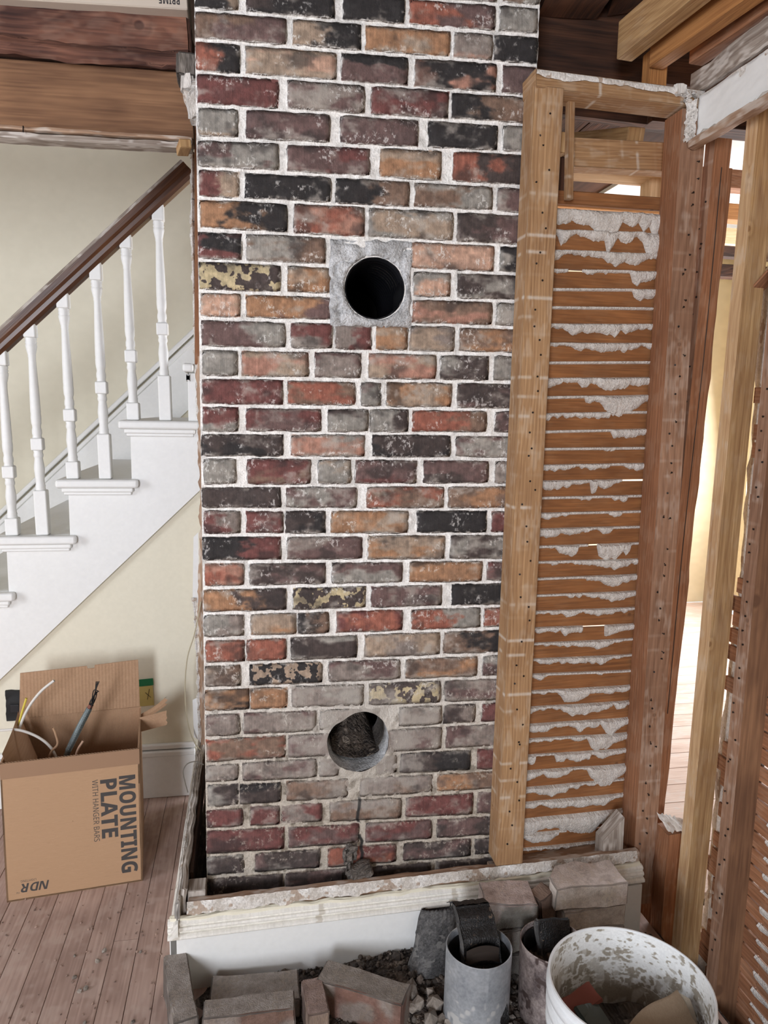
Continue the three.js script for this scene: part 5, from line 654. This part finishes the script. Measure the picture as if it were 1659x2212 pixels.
{ // the bucket
  const R = 0.155, H = 0.345, bx = 0.727, bz = 0.615, o = thing('bucket', 'large white plastic bucket smeared inside with dried grey plaster', 'bucket', [bx, 0, bz]); const pts = [[0.002, 0.004], [0.128, 0.004], [0.132, 0.012], [0.148, H - 0.105], [0.156, H - 0.103], [0.156, H - 0.09], [0.15, H - 0.088], [0.15, H - 0.07], [0.157, H - 0.068], [0.157, H - 0.055], [0.151, H - 0.053], [0.151, H - 0.034], [0.158, H - 0.032], [0.158, H - 0.02], [0.153, H - 0.018], [0.153, H - 0.006], [R + 0.001, H - 0.002], [R, H], [R - 0.0035, H], [R - 0.0045, H - 0.004]].map((q) => new THREE.Vector2(...q)); part(o, 'shell', new THREE.LatheGeometry(pts, 96), M.bucket, [bx, 0, bz]);
  const inn = [[R - 0.0045, H - 0.003], [0.146, H - 0.1], [0.128, 0.012], [0.002, 0.01]].map((q) => new THREE.Vector2(...q)), gi = new THREE.LatheGeometry(inn.flatMap((q, i) => i < 3 ? [0, 0.25, 0.5, 0.75].map((k) => q.clone().lerp(inn[i + 1], k)) : [q]), 96); const uv = gi.attributes.uv, p = gi.attributes.position; for (let i = 0; i < p.count; i++) uv.setXY(i, uv.getX(i) * 0.95, p.getY(i)); part(o, 'plastered_inside', gi, M.bucketIn, [bx, 0, bz], null, 'inner wall streaked with dried grey plaster');
  const cl = thing('tan_cloth', 'folded stiff tan sacking rising inside the white bucket', 'cloth', [bx + 0.02, 0.2, bz + 0.02]); const A = V(0.655, 0.268, 0.672), B = V(0.838, 0.302, 0.602), tan1 = mineral({ seed: 571, a: [168, 150, 128], b: [152, 134, 112], size: 0.1, fine: 90, con: 0.3, bump: 0.0005 }), tan2 = mineral({ seed: 575, a: [206, 196, 178], b: [186, 174, 156], size: 0.1, fine: 90, con: 0.3, bump: 0.0005 });
  part(cl, 'fabric', grid(30, 24, (u, v) => { const q = A.clone().lerp(B, u), f = v - 0.25; return [q.x + 0.015 * f, q.y + 0.012 * Math.sin(u * Math.PI) - (f < 0 ? 0.5 * f * f * 6 : 0.055 * f) + 0.004 * fbm(u * 6, v * 6, 173, 2), q.z + (f < 0 ? 0.07 : 0.105) * f + 0.004 * Math.sin(u * 9)]; }), tan1);
  part(cl, 'corner_fold', grid(10, 14, (u, v) => [B.x - 0.004 + u * 0.026 + 0.004 * v, B.y - 0.002 - v * 0.07 - 0.012 * u + 0.004 * Math.sin(v * 6), B.z + v * 0.06 + 0.012 * u]), tan2);
  const rd = thing('red_shard', 'broken red tile piece leaning inside the bucket at its left', 'tile', [0.655, 0.2, 0.56]); part(rd, 'tile', hewn(0.09, 0.012, 0.045, 0.01, 0.003, 30, 175, 0.003), flat({ color: 0x7f463b }), [0.655, 0.258, 0.553], [0.35, 0.35, 0.12]);
  const gs = thing('green_shard', 'dark green glazed piece lying under the red tile in the bucket', 'tile', [0.67, 0.2, 0.62]); part(gs, 'tile', hewn(0.06, 0.014, 0.09, 0.01, 0.003, 30, 177, 0.003), flat({ color: 0x3d4a46, roughness: 0.35 }), [0.672, 0.246, 0.603], [0.3, 0.2, -0.3]);
  const fil = thing('bucket_fill', 'grey rubble in the bottom of the white bucket', 'rubble', [bx, 0.05, bz]); fil.userData.kind = 'stuff'; part(fil, 'rubble', grid(30, 10, (u, v) => { const a = u * Math.PI * 2; return [bx + Math.cos(a) * v * 0.137, 0.16 + 0.05 * fbm(Math.cos(a) * v * 5 + 3, Math.sin(a) * v * 5 + 3, 179, 3), bz + Math.sin(a) * v * 0.137]; }), M.dirt); }
{ // rubble: a low mound of dirt with stones of every size
  const o = thing('rubble', 'dark dirt, mortar crumbs and chips heaped on the floor in front of the baseboard', 'rubble', [0.4, 0, 0.3]); o.userData.kind = 'stuff'; const hgt = (x, z) => { const e = sm(-0.12, 0.12, x + (fbm(z * 12, 2, 181, 2) - 0.5) * 0.16) * sm(1.13, 1.0, x); return e * (0.012 + 0.02 * sm(0.2, 0.34, x) * sm(0.62, 0.5, x) * sm(0.35, 0.12, z) + 0.012 * fbm(x * 22, z * 22, 183, 3)); };
  part(o, 'dirt', grid(150, 90, (u, v) => { const x = -0.2 + u * 1.33, z = 0.086 + v * 0.8; return [x, hgt(x, z) - 0.0015, z]; }, (u, v) => [u * 1.3, v * 0.8]), M.dirt);
  const mk = (s, k) => { const g = new THREE.IcosahedronGeometry(1, 0), p = g.attributes.position; for (let i = 0; i < p.count; i++) { const q = 0.5 + 0.9 * vn3(p.getX(i) * 1.5 + k, p.getY(i) * 1.5, p.getZ(i) * 1.5, s); p.setXYZ(i, p.getX(i) * q, p.getY(i) * q * 0.75, p.getZ(i) * q); } g.computeVertexNormals(); return toCreasedNormals(g, 0.2); };
  const gm = [mk(191, 1), mk(193, 5), mk(195, 9)], sm2 = mineral({ seed: 581, a: [255, 255, 255], b: [200, 196, 190], size: 1, fine: 30, con: 0.8, n: 128 }), d = new THREE.Object3D();
  const scat = (n, gi, size, place, tone) => { const im = new THREE.InstancedMesh(gm[gi], sm2, n); for (let i = 0; i < n; i++) { const [x, z] = place(), s = size(); d.position.set(x, hgt(x, z) + s * 0.3, z); d.rotation.set(rnd() * 6, rnd() * 6, rnd() * 6); d.scale.setScalar(s); d.updateMatrix(); im.setMatrixAt(i, d.matrix); const t = tone(); im.setColorAt(i, new THREE.Color().setRGB(t[0] / 255, t[1] / 255, t[2] / 255, THREE.SRGBColorSpace)); } im.name = childName(o, 'chip'); im.position.sub(o.position); im.userData.kind = 'stuff'; o.add(im); };
  const dark = () => { const q = rr(0.6, 1.25); return [98 * q, 88 * q, 80 * q]; }, pale = () => { const q = rr(0.75, 1.05); return [168 * q, 158 * q, 148 * q]; };
  const zone = () => { const x = -0.1 + Math.pow(rnd(), 0.8) * 1.2; return [x, 0.088 + Math.pow(rnd(), 1.4) * 0.6]; };
  scat(2600, 0, () => rr(0.0015, 0.005), zone, dark); scat(700, 1, () => rr(0.004, 0.0095), zone, dark); scat(150, 2, () => rr(0.003, 0.009), () => [rr(0.3, 0.7), rr(0.2, 0.5)], pale); scat(260, 0, () => rr(0.0015, 0.004), zone, pale);
  scat(22, 1, () => rr(0.012, 0.024), () => [rr(0.34, 0.48), rr(0.2, 0.42)], pale); scat(70, 2, () => rr(0.006, 0.014), () => [rr(0.0, 0.9), rr(0.09, 0.3)], dark);
  // stray crumbs on the boards to the left
  scat(240, 0, () => rr(0.001, 0.004), () => [rr(-0.8, -0.12), rr(-0.35, 0.4)], () => { const q = rr(0.8, 1.2); return [176 * q, 150 * q, 136 * q]; }); scat(16, 2, () => rr(0.004, 0.009), () => [rr(-0.45, -0.14), rr(-0.1, 0.35)], pale);
}
scene.traverse((o) => { if (o.isMesh) { o.castShadow = true; o.receiveShadow = true; } });
renderer.render(scene, camera);
